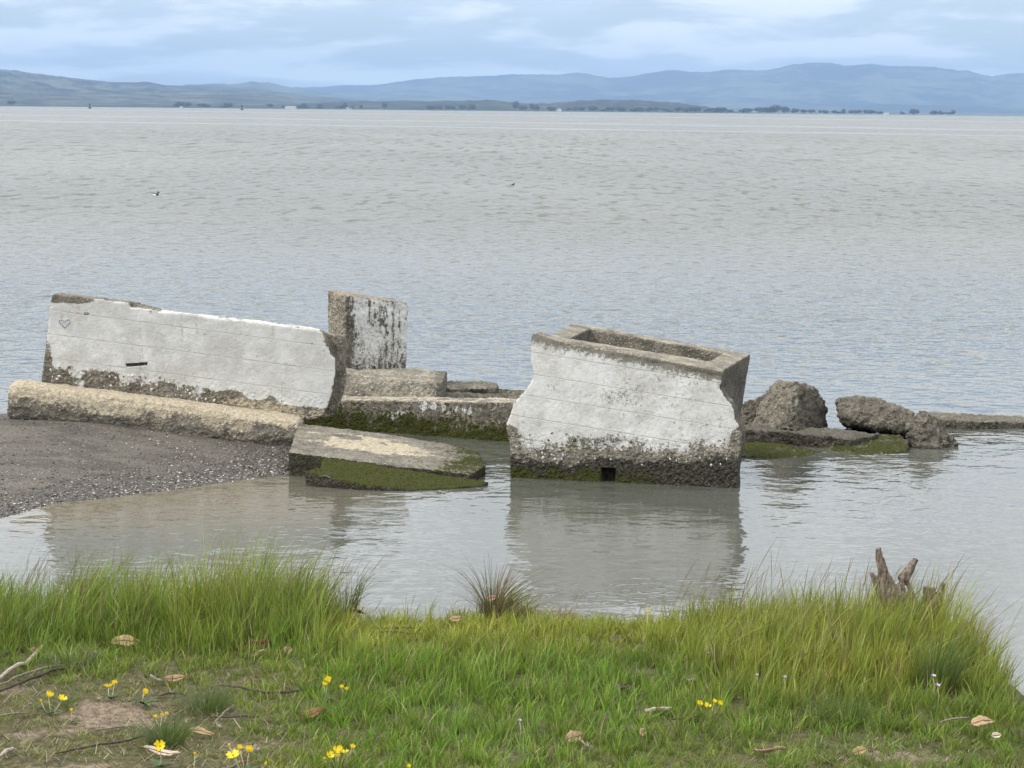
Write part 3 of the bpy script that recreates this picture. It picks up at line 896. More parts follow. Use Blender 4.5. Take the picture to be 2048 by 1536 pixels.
paint -= 1.05 * (1 - sstep(v_, 8, 62 - 34 * sstep(px, 330, 520))) * (1 + 1.3 * er) + 0.35 * fbm(co, 11, 3, 0.6, 41) * (v_ < 70)
paint -= 0.9 * np.exp(-((px - 465) / 24) ** 2 - ((py - 795) / 20) ** 2)
paint -= 1.0 * np.exp(-((px - 543) / 15) ** 2 - ((py - 812) / 20) ** 2)
paint -= 0.8 * np.exp(-((px - 625) / 14) ** 2 - ((py - 832) / 14) ** 2)
paint -= 1.3 * (1 - sstep(py - 590 - 0.055 * (px - 100), 4, 22)) * (1 - sstep(px, 150, 215))
paint -= 1.0 * (1 - sstep(px - (83 + (790 - py) * 0.085), 6, 22)) * sstep(py, 640, 720)
paint -= 0.6 * np.exp(-((px - 172) / 9) ** 2 - ((py - 627) / 7) ** 2)
paint -= 1.0 * sstep(px, 636, 662) * sstep(700 - py, -10, 20)
paint -= 0.5 * sstep(px - (672 - 0.25 * np.maximum(py - 742, 0)), -12, 4)
paint = np.where(front > 0.5, paint, 0.15 * paint - 0.3) * front + (1 - front) * -0.4
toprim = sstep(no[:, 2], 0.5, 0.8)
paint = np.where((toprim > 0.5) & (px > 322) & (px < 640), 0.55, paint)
dirt = 0.55 * np.exp(-((px - 140) / 45) ** 2 - ((py - 598) / 14) ** 2) + 0.42 * np.exp(-((px - 172) / 9) ** 2 - ((py - 627) / 6) ** 2)
dirt += 0.35 * (1 - sstep(px - 98, 0, 25)) * sstep(py, 700, 740) + 0.25 * sstep(px, 650, 690)
bvx = (py - 590 - (px - 105) * 0.131) / 48.0 + 0.36
pebble = 0.15 + 1.1 * (1 - sstep(v_, 20, 60))
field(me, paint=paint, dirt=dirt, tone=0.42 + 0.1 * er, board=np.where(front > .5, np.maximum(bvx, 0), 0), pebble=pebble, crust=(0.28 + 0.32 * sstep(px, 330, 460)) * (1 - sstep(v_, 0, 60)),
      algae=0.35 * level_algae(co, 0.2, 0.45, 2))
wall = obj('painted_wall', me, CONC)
tag(wall, 'long white painted concrete wall slab tilted above the sandy beam, heart scratched near its end', 'wall')
# little heart scratched and inked on the paint
HEART = plain('blue_ink', (0.10, 0.16, 0.21), 0.6, 0.2, 60)
hp = [(129, 656), (124, 650), (119, 645), (118.5, 641), (122, 639.5), (126, 641.5), (129.5, 644), (133, 640.5), (137, 639), (140, 641), (139.5, 646), (135, 651), (129, 656.5)]
pts = [on_plane(a, b, P0 + nw * 0.010, nw) for a, b in hp]
h_ = obj('heart_drawing', tube_mesh('heart_drawing', pts, [0.0028] * len(pts), 5), HEART, wall)
# pebbles that stand out of the eroded foot of the wall
PEB = attr_material('white_pebble', 0.75)


def pebbles_on(name, n, region, plane_p, plane_n, smin, smax, palette, seed, parent, dens=None):
    r = np.random.default_rng(seed)
    ico = bmesh.new(); bmesh.ops.create_icosphere(ico, subdivisions=1, radius=1.0)
    iv = np.array([x.co for x in ico.verts]); itf = np.array([[x.index for x in f.verts] for f in ico.faces]); ico.free()
    V = []; T = []; Cc = []
    k = 0; tries = 0
    while k < n and tries < n * 30:
        tries += 1
        a, b = region(r)
        if dens is not None and r.random() > dens(a, b): continue
        s = smin + (smax - smin) * r.random() ** 2
        c = on_plane(a, b, plane_p, plane_n)
        R = np.array(Matrix.Rotation(r.uniform(0, 6.28), 3, 'Y') @ Matrix.Rotation(r.uniform(-.5, .5), 3, 'X'))
        S = np.array([s * r.uniform(.8, 1.5), s * 0.6, s * r.uniform(.55, .95)])
        V.append((iv * (1 + 0.15 * r.normal(size=(len(iv), 1))) * S) @ R.T + c); T.append(itf + k * len(iv))
        Cc.append(np.repeat((np.array(palette[r.integers(len(palette))]) * r.uniform(.8, 1.15))[None], len(iv), 0)); k += 1
    me = mesh_np(name, np.concatenate(V), None, np.concatenate(T)); smooth(me)
    cattr(me, 'col', np.concatenate(Cc))
    o = obj(name, me, PEB, parent); o['kind'] = 'stuff'
    return o


def wall_reg(r):
    a = r.uniform(100, 470); v0 = r.uniform(4, 40 if a < 360 else 26)
    return a, 765 + (a - 85) * 0.129 - v0


pebbles_on('pebble_patch', 190, wall_reg, P0 - nw * 0.004, nw, 0.006, 0.020, [(0.66, 0.66, 0.64), (0.60, 0.6, 0.58), (0.20, 0.16, 0.11), (0.26, 0.20, 0.13)], 3, wall)

# --- long sandy beam the wall stands on
def loft(sections):
    """closed sections (lists of 3D points) joined into a solid"""
    n = len(sections[0]); v = []; f = []
    for s in sections: v += [tuple(p) for p in s]
    for k in range(len(sections) - 1):
        for j in range(n):
            j2 = (j + 1) % n
            f.append((k * n + j, k * n + j2, (k + 1) * n + j2, (k + 1) * n + j))
    f.append(tuple(range(n - 1, -1, -1))); f.append(tuple(range((len(sections) - 1) * n, len(sections) * n)))
    return v, f


secs = []
for a, yt, yb in [(14, 764, 846), (30, 762.5, 850), (200, 783, 868), (400, 809, 890), (560, 831, 906), (594, 837, 908), (600, 842, 904)]:
    yfront = 20.22
    T_ = at_y(a, yt, yfront + 0.16); Bm = at_y(a, yb, yfront + 0.10)
    h = T_[2] - Bm[2]; x = at_y(a, (yt + yb) / 2, yfront)[0]
    k = 0.93 if a in (14, 600) else 1.0
    zc_ = (T_[2] + Bm[2]) / 2
    prof = [(0.17, 0.50), (0.03, 0.44), (0.0, 0.30), (-0.01, 0.0), (0.015, -0.30), (0.08, -0.5), (0.36, -0.5), (0.42, 0.0), (0.42, 0.46)]
    secs.append([np.array([x + (0.0 if k == 1 else 0), yfront + d_ + (1 - k) * 0.3, zc_ + h * u_ * k]) for d_, u_ in prof])
me = solid('sandy_beam', [loft(secs)], 0.013, 0.012, 7, 0.006, 26, 7, (), 0.008, 2.0, 0.007, 24, 0.007)
co, no, px, py = base_fields(me)
topy = 764 + (px - 15) * (835 - 764) / 575.0
v_ = py - topy
er = fbm(co, 3.5, 4, 0.6, 71)
field(me, crust=np.clip(0.86 + 0.55 * fbm(co, 7, 4, 0.6, 72) - 0.80 * sstep(v_ + 26 * er, 10, 66), -.2, 1) - 0.25 * sstep(px, 540, 600), tone=0.50 - 0.2 * sstep(v_, 30, 80), dirt=0.12 + 0.32 * sstep(v_ + 20 * er, 30, 75) + 0.25 * fbm(co, 5, 3, 0.6, 78),
      pebble=0.8 * sstep(v_, 20, 60), algae=0.55 * sstep(v_ + 10 * er, 58, 84) + 0.25 * sstep(px, 540, 600), moss=0.3 * sstep(px, 500, 600) * sstep(v_, 40, 70))
tag(obj('sandy_beam', me, CONC), 'long tan crusted concrete beam on the sand under the white wall', 'beam')

# --- flat sandy and mossy slab beyond the beam end
top = [at_z(597, 846, 0.235), at_z(760, 866, 0.175), at_z(900, 888, 0.115), at_z(958, 904, 0.095), at_z(971, 930, 0.085), at_z(944, 948, 0.075), at_z(760, 927, 0.14), at_z(578, 903, 0.205)]
bt = [p + np.array([0, 0.03, -0.45]) for p in top]
v, f = prism([tuple(p) for p in top], np.array([0, 0.0, -0.42]))
me = solid('mossy_sand_slab', [(v, f)], 0.013, 0.010, 7, 0.004, 40, 17, (), 0.0, 2.0, 0.010, 20)
co, no, px, py = base_fields(me)
er = fbm(co, 3.0, 4, 0.6, 73)
upf = sstep(no[:, 2], 0.35, 0.8)
er2 = fbm(co, 7, 4, 0.6, 173)
lobe = np.exp(-((px - 745 + 60 * er2) / 120) ** 2 - ((py - 893 - (px - 745) * 0.10 + 16 * er2) / 15) ** 2)
crust = upf * (1.1 * lobe + 0.25 * er2)
field(me, crust=crust, tone=0.42 + 0.0 * px, moss=np.clip(0.55 * sstep(px + 60 * er, 780, 960) - 0.5 * lobe + 0.18, 0, 1) * upf + (1 - upf) * (0.50 + 0.3 * er),
      algae=(1 - upf) * 0.95 + upf * 0.45 * sstep(py - (900 + (px - 580) * 0.12), 0, 30), pebble=0.25 + 0 * px, dirt=0.3 * upf * (1 - lobe))
tag(obj('mossy_sand_slab', me, CONC), 'flat slab with a pale sandy patch and mossy tip beyond the beam end', 'slab')

# --- green slab sliding under the water
ga = at_z(648, 914, 0.180); gb = at_z(978, 963, 0.028); gc = at_z(612, 943, 0.120)
gn = np.cross(gb - ga, gc - ga); gn /= np.linalg.norm(gn)
top = [ga] + [on_plane(a, b, ga, gn) for a, b in ((700, 922), (860, 946), (978, 963), (966, 970), (900, 976), (820, 977), (740, 971), (675, 958), (612, 943), (640, 935))]
me = solid('green_slab', [prism(top, np.array([0.0, 0.02, -0.4]))], 0.012, 0.008, 8, 0.004, 40, 27, (), 0.008, 3.0, 0.012, 18)
co, no, px, py = base_fields(me)
er = fbm(co, 4.0, 4, 0.6, 74)
upf = sstep(no[:, 2], 0.3, 0.7)
field(me, moss=upf * (1.0 + 0.25 * er) + (1 - upf) * (0.35 + 0.5 * er), algae=1.0 - 0.9 * upf, tone=0.3 + 0 * px, pebble=0.1 + 0 * px)
tag(obj('green_slab', me, CONC), 'small bright green mossy slab dipping into the water against the sandy slab', 'slab')

# --- upright square pillar stub
D0 = 22.75
c_edge = at_y(690, 735, D0)                                # the near vertical edge at its foot
fx = np.array([math.cos(math.radians(31)), math.sin(math.radians(31)), 0])      # along the front face, to the right and away
lx = np.array([-math.sin(math.radians(31)), math.cos(math.radians(31)), 0])     # along the left face
def pil(px_, py_, n_):
    return on_plane(px_, py_, c_edge, n_)
nf = np.array([fx[1], -fx[0], 0]); nl = np.array([-lx[1], lx[0], 0])
A = pil(691, 590, nf); B = pil(817, 607, nf); Cc_ = pil(811, 752, nf); Dd = pil(690, 752, nf)
thick = lx * 0.40
topb = np.array([0, 0, 0.02])
me = solid('pillar_stub', [hexa([A, B, B + thick + topb, A + thick + topb], [Dd, Cc_, Cc_ + thick, Dd + thick])], 0.012, 0.010, 7, 0.005, 34, 37, (), 0.01, 3, 0.010, 22)
co, no, px, py = base_fields(me)
ff_ = sstep(no @ nf, 0.5, 0.8)
er = fbm(co, 4, 4, 0.6, 75)
stk = vnoise(np.stack([co @ fx * 26, co[:, 2] * 1.2, co @ lx * 2], 1), 5)
top_ = sstep(no[:, 2], 0.4, 0.8)
field(me, paint=ff_ * (0.60 + 0.16 * stk + 0.36 * fbm(np.stack([co @ fx, co @ lx, co[:, 2] * 0.28], 1), 60, 3, 0.6, 79) - 0.35 * (1 - sstep(px - 690, 0, 22)) + 0.15 * er) - (1 - ff_) * 0.5, tone=0.62 * (1 - ff_) + 0.30 * ff_ , pebble=0.9 + 0 * px,
      dirt=ff_ * (0.36 + 0.2 * sstep(py, 660, 735)), crust=(1 - ff_) * 0.25 - 0.3 * ff_, lichen=0.20 * top_ + 0.36 * (1 - sstep(py, 588, 606)) * (1 - ff_),
      algae=0.5 * sstep(py, 700, 740) * ff_)
tag(obj('pillar_stub', me, CONC), 'upright square concrete pillar stub with streaked grey paint and orange lichen top', 'pillar')

# --- brown footing block under the pillar
Yb = 22.2
top = [at_y(660, 740, Yb), at_y(760, 757, Yb), at_y(868, 765, Yb), at_y(886, 762, Yb + .05), at_y(893, 742, Yb + 0.75), at_y(690, 729, Yb + 0.95), at_y(655, 727, Yb + .95)]
bt = [at_y(660, 812, Yb - 0.25), at_y(760, 812, Yb - 0.25), at_y(865, 812, Yb - 0.22), at_y(888, 810, Yb - .1), at_y(893, 800, Yb + .75), at_y(690, 800, Yb + .95), at_y(655, 800, Yb + .95)]
for k in range(len(top)):
    bt[k][2] = 0.02
n = len(top)
v = [tuple(p) for p in top + bt]
f = [tuple(range(n)), tuple(range(2 * n - 1, n - 1, -1))] + [(k, k + n, (k + 1) % n + n, (k + 1) % n) for k in range(n)]
me = solid('footing_block', [(v, f)], 0.013, 0.014, 6, 0.006, 34, 47, (), 0.01, 2.5, 0.014, 20)
co, no, px, py = base_fields(me)
er = fbm(co, 4, 4, 0.6, 76)
rgtend = sstep(px, 852, 880)  # right end is darker and less crusted
field(me, tone=0.66 - 0.4 * rgtend + 0.12 * er, crust=0.16 + 0.35 * er - 0.5 * rgtend, pebble=0.6 + 0 * px, dirt=0.1 + 0.5 * rgtend, guano=0.50 * np.exp(-((px - 872) / 12) ** 2 - ((py - 782) / 18) ** 2))
tag(obj('footing_block', me, CONC), 'brown sloping concrete footing block under the upright pillar', 'block')

# --- long low beam with bird droppings
fl = at_z(545, 848, 0.0); fr_ = at_z(1075, 888, 0.0)
dirv = fr_ - fl; dirv /= np.linalg.norm(dirv); nb = np.array([dirv[1], -dirv[0], 0])
tl = on_plane(545, 797, fl, nb); tr = on_plane(1075, 806, fl, nb)
dn = np.array([0, 0, -1.0]); bk = -nb * 0.34
me = solid('stained_beam', [hexa([tl, tr, tr + bk, tl + bk], [np.array([fl[0], fl[1], -0.3]), np.array([fr_[0], fr_[1], -0.3]), np.array([fr_[0], fr_[1], -0.3]) + bk, np.array([fl[0], fl[1], -0.3]) + bk])],
           0.013, 0.012, 6, 0.005, 36, 57, (), 0.01, 2.5, 0.014, 20)
co, no, px, py = base_fields(me)
er = fbm(co, 3.5, 4, 0.6, 77)
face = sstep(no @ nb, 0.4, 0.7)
z = co[:, 2]
lowc = 0.17 + 0.10 * sstep(-px, -900, -660)
g_ = 0.62 * np.exp(-((px - 800) / 38) ** 2 - ((py - 838) / 22) ** 2) + 0.60 * np.exp(-((px - 865) / 45) ** 2 - ((py - 812) / 12) ** 2) + 0.5 * np.exp(-((px - 915) / 40) ** 2 - ((py - 826) / 14) ** 2)
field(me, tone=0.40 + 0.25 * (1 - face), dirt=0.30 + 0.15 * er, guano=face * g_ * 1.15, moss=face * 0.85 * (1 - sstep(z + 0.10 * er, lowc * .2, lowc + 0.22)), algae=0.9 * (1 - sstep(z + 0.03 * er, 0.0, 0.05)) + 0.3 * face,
      pebble=0.4 + 0 * px, crust=(1 - face) * 0.45 + face * 0.1 * sstep(-py, -812, -800))
tag(obj('stained_beam', me, CONC), 'long low brown beam splashed with white bird droppings, mossy at the waterline', 'beam')

# --- low dark slabs behind
def slab_px(name, pts, thick, label, cat, seed, amp=0.012, **kw):
    tp = [at_z(a, b, zz) for a, b, zz in pts]
    me = solid(name, [prism(tp, np.array([0, 0, -thick]))], 0.0135, amp, 6, 0.005, 36, seed, (), 0.012, 2.5, 0.018, 18)
    co, no, px, py = base_fields(me)
    er = fbm(co, 3.5, 4, 0.6, seed + 3); upf = sstep(no[:, 2], 0.35, 0.75)
    d = dict(tone=kw.get('tone', 0.3) + 0.1 * er, moss=kw.get('moss', 0.4) * upf + kw.get('side_moss', 0.2) * (1 - upf) + 0.3 * er * (kw.get('moss', 0.4) > 0), algae=kw.get('algae', 0.5) * (1 - upf) + kw.get('top_algae', 0.2) * upf,
             pebble=0.8 + 0 * px, dirt=kw.get('dirt', 0.3) + 0 * px, crust=kw.get('crust', 0.0) + 0 * px)
    field(me, **d)
    return tag(obj(name, me, CONC), label, cat)


slab_px('flat_slab', [(878, 786, 0.20), (1000, 779, 0.17), (1060, 782, 0.16), (1075, 808, 0.12), (900, 806, 0.14)], 0.45, 'flat dark mossy slab between the stained beam and the open water', 'slab', 67, moss=0.42, top_algae=0.5)
slab_px('broken_curb', [(892, 762, 0.28), (990, 763, 0.27), (997, 770, 0.24), (993, 777, 0.22), (900, 779, 0.22), (890, 772, 0.25)], 0.5, 'short dark brown broken curb lying behind the footing block', 'slab', 68, moss=0.22, tone=0.32, algae=0.6, dirt=0.45)

# --- big hollow box
psi = math.radians(13)
wv = np.array([math.cos(psi), -math.sin(psi), 0]); dv = np.array([math.sin(psi), math.cos(psi), 0]); nbx = -dv
PB = at_z(1248, 966, 0.0)
front_px = [(1063, 669), (1072, 667), (1093, 675), (1140, 690), (1250, 707), (1350, 725), (1420, 738), (1446, 744), (1443, 765), (1438, 775), (1446, 786), (1452, 798), (1462, 806), (1469, 822), (1471, 840), (1480, 852),
            (1486, 864), (1484, 895), (1477, 915), (1474, 950), (1475, 1010), (1020, 1000), (1020, 925), (1019, 890), (1014, 868), (1012, 848), (1019, 832), (1026, 808), (1036, 795), (1046, 786), (1060, 766), (1066, 748), (1061, 726), (1061, 700)]
fp = [on_plane(a, b, PB, nbx) for a, b in front_px]
T0 = on_plane(1093, 676, PB, nbx); T1 = on_plane(1447, 741, PB, nbx)
tw = (T1 - T0) / np.linalg.norm(T1 - T0)
ntop = np.cross(tw, dv); ntop /= np.linalg.norm(ntop)
if ntop[2] < 0: ntop = -ntop
def ontop(a, b): return on_plane(a, b, T0, ntop)
oBL = ontop(1145, 645); oBR = ontop(1502, 708)
iFL = ontop(1140, 676.5); iBL = ontop(1180, 657.5); iBR = ontop(1447, 705.5); iFR = ontop(1419, 722)
def hx(q4, dep): return hexa(q4, [p - ntop * dep for p in q4])
DEP = 1.35
pieces = [prism(fp, dv * 0.20),
          hx([T0 + dv * .05, T1 + dv * .05, iFR, iFL], DEP), hx([iBL, iBR, oBR, oBL], DEP), hx([T0 + dv * .05, iFL, iBL, oBL], DEP), hx([iFR, T1 + dv * .05, oBR, iBR], DEP)]
fl_q = [T0 + dv * .1, T1 + dv * .1, oBR - dv * .05, oBL - dv * .05]
fl_q = [p - ntop * 0.55 for p in fl_q]
pieces.append(hx(fl_q, 0.3))
cut = prism([on_plane(a, b, PB, nbx) - dv * 0.05 for a, b in [(1202, 934), (1232, 937), (1229, 990), (1200, 990)]], dv * 0.17)
me = solid('concrete_box', pieces, 0.0135, 0.004, 8, 0.0022, 46, 87, [cut])
co, no, px, py = base_fields(me)
front = sstep(no @ nbx, 0.4, 0.75)
inplane = np.abs((co - PB) @ nbx) < 0.06
front = front * inplane
er = fbm(co, 4, 4, 0.6, 88)
low = 905 + 8 * er + 0 * px
paint = 1.0 - 0.48 * sstep(py + 20 * er, 832, 884) - 0.2 * sstep(py + 14 * er, 890, 914) - 0.5 * sstep(py + 12 * er, 912, 932)
topl = 676 + (px - 1093) * 0.184
paint -= 0.75 * (1 - sstep(py - topl + 10 * er, 6, 24)) * (0.55 + 0.45 * sstep(px, 1240, 1400))
paint -= 0.8 * (1 - sstep(px - 1012 - np.abs(py - 850) * .05, 5, 30)) * sstep(py, 840, 860)
paint -= 0.8 * sstep(px, 1455, 1480) * sstep(py, 835, 870)
paint = paint * front - 0.6 * (1 - front)
dirt = front * (0.52 * (1 - sstep(py - topl, 0, 34)) + 0.16 * np.abs(er) + 0.08 * np.exp(-((px - 1235) / 60) ** 2 - ((py - 795) / 22) ** 2) + 0.12 * np.exp(-((px - 1200) / 60) ** 2 - ((py - 795) / 10) ** 2) + 0.2 * np.exp(-((px - 1105) / 14) ** 2 - ((py - 775) / 12) ** 2)) + (1 - front) * 0.28
dirt += front * (0.25 + 0.22 * np.maximum(fbm(co, 2.2, 3, 0.5, 89), 0) + 0.12 * sstep(px, 1250, 1440) * (1 - sstep(py, 740, 800)))
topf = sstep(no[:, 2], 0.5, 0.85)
rightf = sstep(no @ wv, 0.5, 0.8)  # right side is toned down below, shade painted into its colour
bvx = (py - 676 - (px - 1093) * 0.163) / 44.0 + 0.25
alg = 0.25 * sstep(py + 14 * er, 885, 910) + 0.75 * sstep(py + 14 * er, 905, 945) * (px > 1000) * inplane + (1 - sstep(co[:, 2] + .04 * er, 0.12, 0.30)) * (1 - inplane)
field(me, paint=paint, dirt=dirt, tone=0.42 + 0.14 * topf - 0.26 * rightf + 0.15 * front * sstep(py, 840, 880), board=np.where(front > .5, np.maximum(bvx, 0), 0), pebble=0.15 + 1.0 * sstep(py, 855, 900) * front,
      algae=1.1 * alg, moss=0.72 * (1 - sstep(co[:, 2] + 0.06 * er, 0.0, 0.22)) * (1 - 0.6 * sstep(px, 1250, 1400)), spray=front * (0.62 * np.exp(-((px - 1140) / 40) ** 2 - ((py - 896) / 7) ** 2) + 0.40 * np.exp(-((px - 1100) / 30) ** 2 - ((py - 850) / 14) ** 2)),
      lichen=0.30 * topf * sstep(px, 1250, 1420), crust=0.30 * topf + 0.25 * front * sstep(py, 860, 895))
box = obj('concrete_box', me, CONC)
tag(box, 'big tilted hollow concrete box with whitewashed face standing in the water', 'block')
pebbles_on('pebble_patch', 560, lambda r: (r.uniform(1030, 1470), r.uniform(862, 930)), PB + dv * 0.006, nbx, 0.005, 0.017,
           [(0.60, 0.6, 0.58), (0.5, 0.49, 0.46), (0.16, 0.13, 0.10), (0.09, 0.075, 0.06)], 8, box, dens=lambda a, b: max(0.12, min(1, (b - 860) / 45)))

# --- rubble to the right
def rubble(name, pts, label, seed, amp=0.03, freq=6, vox=0.0125, fields=None, amp2=0.022):
    me = solid(name, [hullparts(pts)], vox, amp, freq, amp2 * 0.6, 24, seed, (), amp * 1.3, 3.0, 0.034, 17, 0.012)
    co, no, px, py = base_fields(me)
    er = fbm(co, 4, 4, 0.6, seed + 2)
    d = dict(tone=0.12 + 0.2 * er, pebble=1.0 + 0 * px, dirt=0.45 + 0.3 * er, algae=0.9 * level_algae(co, 0.03, 0.14, seed), crust=0.15 * er, moss=0.5 * level_algae(co, 0.0, 0.10, seed + 5))
    if fields: d.update(fields(co, no, px, py, er))
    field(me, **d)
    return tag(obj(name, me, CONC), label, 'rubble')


Yr = 21.3
rubble('boulder_chunk', [at_y(1530, 800, Yr + .25), at_y(1545, 768, Yr + .25), at_y(1560, 763, Yr + .1), at_y(1590, 766, Yr + .02), at_y(1599, 774, Yr), at_y(1580, 800, Yr - .1), at_y(1570, 856, Yr - .28), at_y(1594, 862, Yr - .25),
                         at_y(1512, 862, Yr), at_y(1508, 840, Yr + .15), at_y(1632, 782, Yr + .45), at_y(1652, 818, Yr + .5), at_y(1652, 862, Yr + .45), at_y(1625, 775, Yr + .7), at_y(1560, 768, Yr + .8), at_y(1520, 840, Yr + .8), at_y(1640, 850, Yr + .9)],
       'tall two faced concrete chunk with rounded top standing on the brown ledge', 101, 0.018,
       fields=lambda co, no, px, py, er: dict(tone=0.36 + 0.2 * er - 0.35 * sstep(no[:, 0], 0.2, 0.6), dirt=0.26 + 0.35 * sstep(no[:, 0], 0.2, 0.6) + 0.3 * er, crust=0.2 + 0.4 * er - 0.4 * sstep(no[:, 0], 0.1, 0.5)))  # right-turned faces get darker colour, their shade painted in
rubble('rubble_chunk', [at_y(1478, 815, 22.3), at_y(1500, 803, 22.2), at_y(1540, 786, 22.2), at_y(1548, 850, 22.0), at_y(1478, 862, 22.0), at_y(1470, 835, 22.6), at_y(1545, 800, 22.8), at_y(1470, 860, 22.8), at_y(1545, 860, 22.8)],
       'dark low chunk wedged behind the tall two faced one', 111, 0.03, fields=lambda co, no, px, py, er: dict(tone=0.18 + 0.1 * er, algae=0.45 + 0.3 * er))
slab_px('brown_ledge', [(1475, 850, 0.13), (1560, 850, 0.13), (1690, 858, 0.13), (1760, 868, 0.11), (1700, 878, 0.10), (1610, 868, 0.12), (1545, 862, 0.13), (1475, 858, 0.14)], 0.4,
        'brown ledge slab under the tall two faced chunk', 'slab', 121, 0.02, moss=0.10, tone=0.15, crust=0.25, algae=0.6, dirt=0.5, top_algae=0.4)
Yr = 21.6
rubble('leaning_chunk', [at_y(1674, 812, Yr), at_y(1682, 796, Yr + .1), at_y(1710, 792, Yr + .15), at_y(1750, 796, Yr + .15), at_y(1800, 812, Yr), at_y(1826, 826, Yr - .1), at_y(1830, 856, Yr - .25), at_y(1800, 866, Yr - .3),
                         at_y(1690, 848, Yr - .05), at_y(1676, 832, Yr - .05), at_y(1680, 800, Yr + .6), at_y(1740, 798, Yr + .7), at_y(1800, 816, Yr + .6), at_y(1690, 850, Yr + .6), at_y(1800, 866, Yr + .5)],
       'long pebbly chunk leaning down towards the pointed one', 131, 0.026, fields=lambda co, no, px, py, er: dict(tone=0.10 + 0.25 * er + 0.18 * sstep(no[:, 2], 0, .6), dirt=0.42 + 0.3 * er + 0.3 * sstep(-no[:, 2], 0, .4), algae=0.6 * sstep(py, 835, 862) * (px < 1810) + 0.2))  # upward faces toned lighter, downward faces darker
Yr = 20.95
rubble('pointed_chunk', [at_y(1812, 870, Yr), at_y(1828, 832, Yr + .05), at_y(1850, 822, Yr + .1), at_y(1868, 834, Yr + .1), at_y(1890, 860, Yr + .05), at_y(1920, 890, Yr), at_y(1922, 915, Yr), at_y(1815, 915, Yr), at_y(1850, 915, Yr - .2), at_y(1845, 850, Yr - .1),
                         at_y(1890, 915, Yr - .15), at_y(1850, 826, Yr + .5), at_y(1815, 880, Yr + .6), at_y(1910, 890, Yr + .6)],
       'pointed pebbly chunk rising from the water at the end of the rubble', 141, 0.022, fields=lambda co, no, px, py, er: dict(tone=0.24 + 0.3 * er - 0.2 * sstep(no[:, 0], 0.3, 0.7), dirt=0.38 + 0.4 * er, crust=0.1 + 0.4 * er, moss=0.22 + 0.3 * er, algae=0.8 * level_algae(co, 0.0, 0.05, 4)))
slab_px('mossy_ledge', [(1700, 868, 0.085), (1800, 868, 0.085), (1818, 882, 0.055), (1812, 903, 0.012), (1740, 908, 0.005), (1680, 914, -0.025), (1640, 898, -0.005), (1665, 884, 0.04)], 0.4,
        'sloping dark moss covered ledge below the leaning chunk', 'slab', 151, 0.02, moss=0.75, tone=0.25, algae=0.8, top_algae=0.4)
slab_px('green_flat_slab', [(1470, 887, 0.07), (1520, 884, 0.08), (1560, 889, 0.065), (1645, 901, 0.015), (1650, 905, -0.01), (1610, 917, -0.012), (1540, 915, 0.008), (1470, 908, 0.03)], 0.4,
        'flat bright green slab beside the whitewashed box', 'slab', 161, 0.01, moss=0.80, tone=0.25, algae=0.95, side_moss=0.1, top_algae=0.0)
slab_px('awash_slab', [(1850, 823, 0.09), (1900, 824, 0.09), (1985, 830, 0.05), (2110, 838, 0.02), (2120, 846, 0.045), (1930, 842, 0.085), (1880, 838, 0.085)], 0.4,
        'long thin brown slab awash behind the rubble', 'slab', 171, 0.015, moss=0.05, tone=0.22, algae=0.5, dirt=0.45, crust=0.1)

# --- two ducks out on the bay
DUCKB = plain('duck_black', (0.012, 0.013, 0.014), 0.6, 0.2, 30)
DUCKW = plain('duck_white', (0.80, 0.80, 0.78), 0.7, 0.05, 30)
def duck(px, py, L, label, white):
    p = at_z(px, py, 0.0)
    r = empty('duck', tuple(p))
    b = [(-.5, 0, .16), (-.38, 0, .10), (-.15, 0, .08), (.15, 0, .08), (.36, 0, .12), (.42, 0, .17)]
    body = tube_mesh('body', [(x * L, y * L, z * L) for x, y, z in b], [L * k for k in (.03, .12, .19, .2, .13, .05)], 12)
    obj('body', body, DUCKB, r)
    if white:
        for s in (-1, 1):
            obj('flank', tube_mesh('flank', [(-.42 * L, s * .09 * L, .07 * L), (-.2 * L, s * .13 * L, .06 * L), (.08 * L, s * .13 * L, .06 * L), (.2 * L, s * .1 * L, .07 * L)], [L * k for k in (.04, .11, .11, .04)], 8), DUCKW, r)
    obj('head', tube_mesh('head', [(.30 * L, 0, .14 * L), (.36 * L, 0, .28 * L), (.38 * L, 0, .38 * L), (.37 * L, 0, .48 * L), (.36 * L, 0, .54 * L)], [L * k for k in (.1, .07, .11, .11, .03)], 10), DUCKB, r)
    obj('bill', tube_mesh('bill', [(.46 * L, 0, .39 * L), (.56 * L, 0, .36 * L), (.62 * L, 0, .35 * L)], [L * k for k in (.05, .035, .02)], 6), DUCKB, r)
    return tag(r, label, 'duck'), r
_, d1 = duck(311, 390.5, 0.25, 'black duck with white flank swimming on the open bay', True)
_, d2 = duck(1026, 370.5, 0.20, 'small all dark duck swimming on the open bay', False)
d2.rotation_euler = (0, 0, 1.0)
# ------------------------------------------------------------------ grassy bank in the foreground
edge_px = [(-900, 1180), (-300, 1192), (0, 1204), (400, 1214), (700, 1212), (850, 1224), (925, 1218), (970, 1208), (1040, 1208), (1100, 1216), (1250, 1216), (1500, 1216), (1750, 1230), (1880, 1262), (1960, 1315), (2020, 1400), (2075, 1520)]
ep = [tuple(at_z(a, b, 1.43)[:2]) for a, b in edge_px]
poly = np.array([(-16.0, ep[0][1] + 0.4)] + ep + [(1.36, 4.6), (1.6, 3.9), (2.6, 2.8), (5, 1.8), (16, 1.0), (16, -7), (-16, -7)])


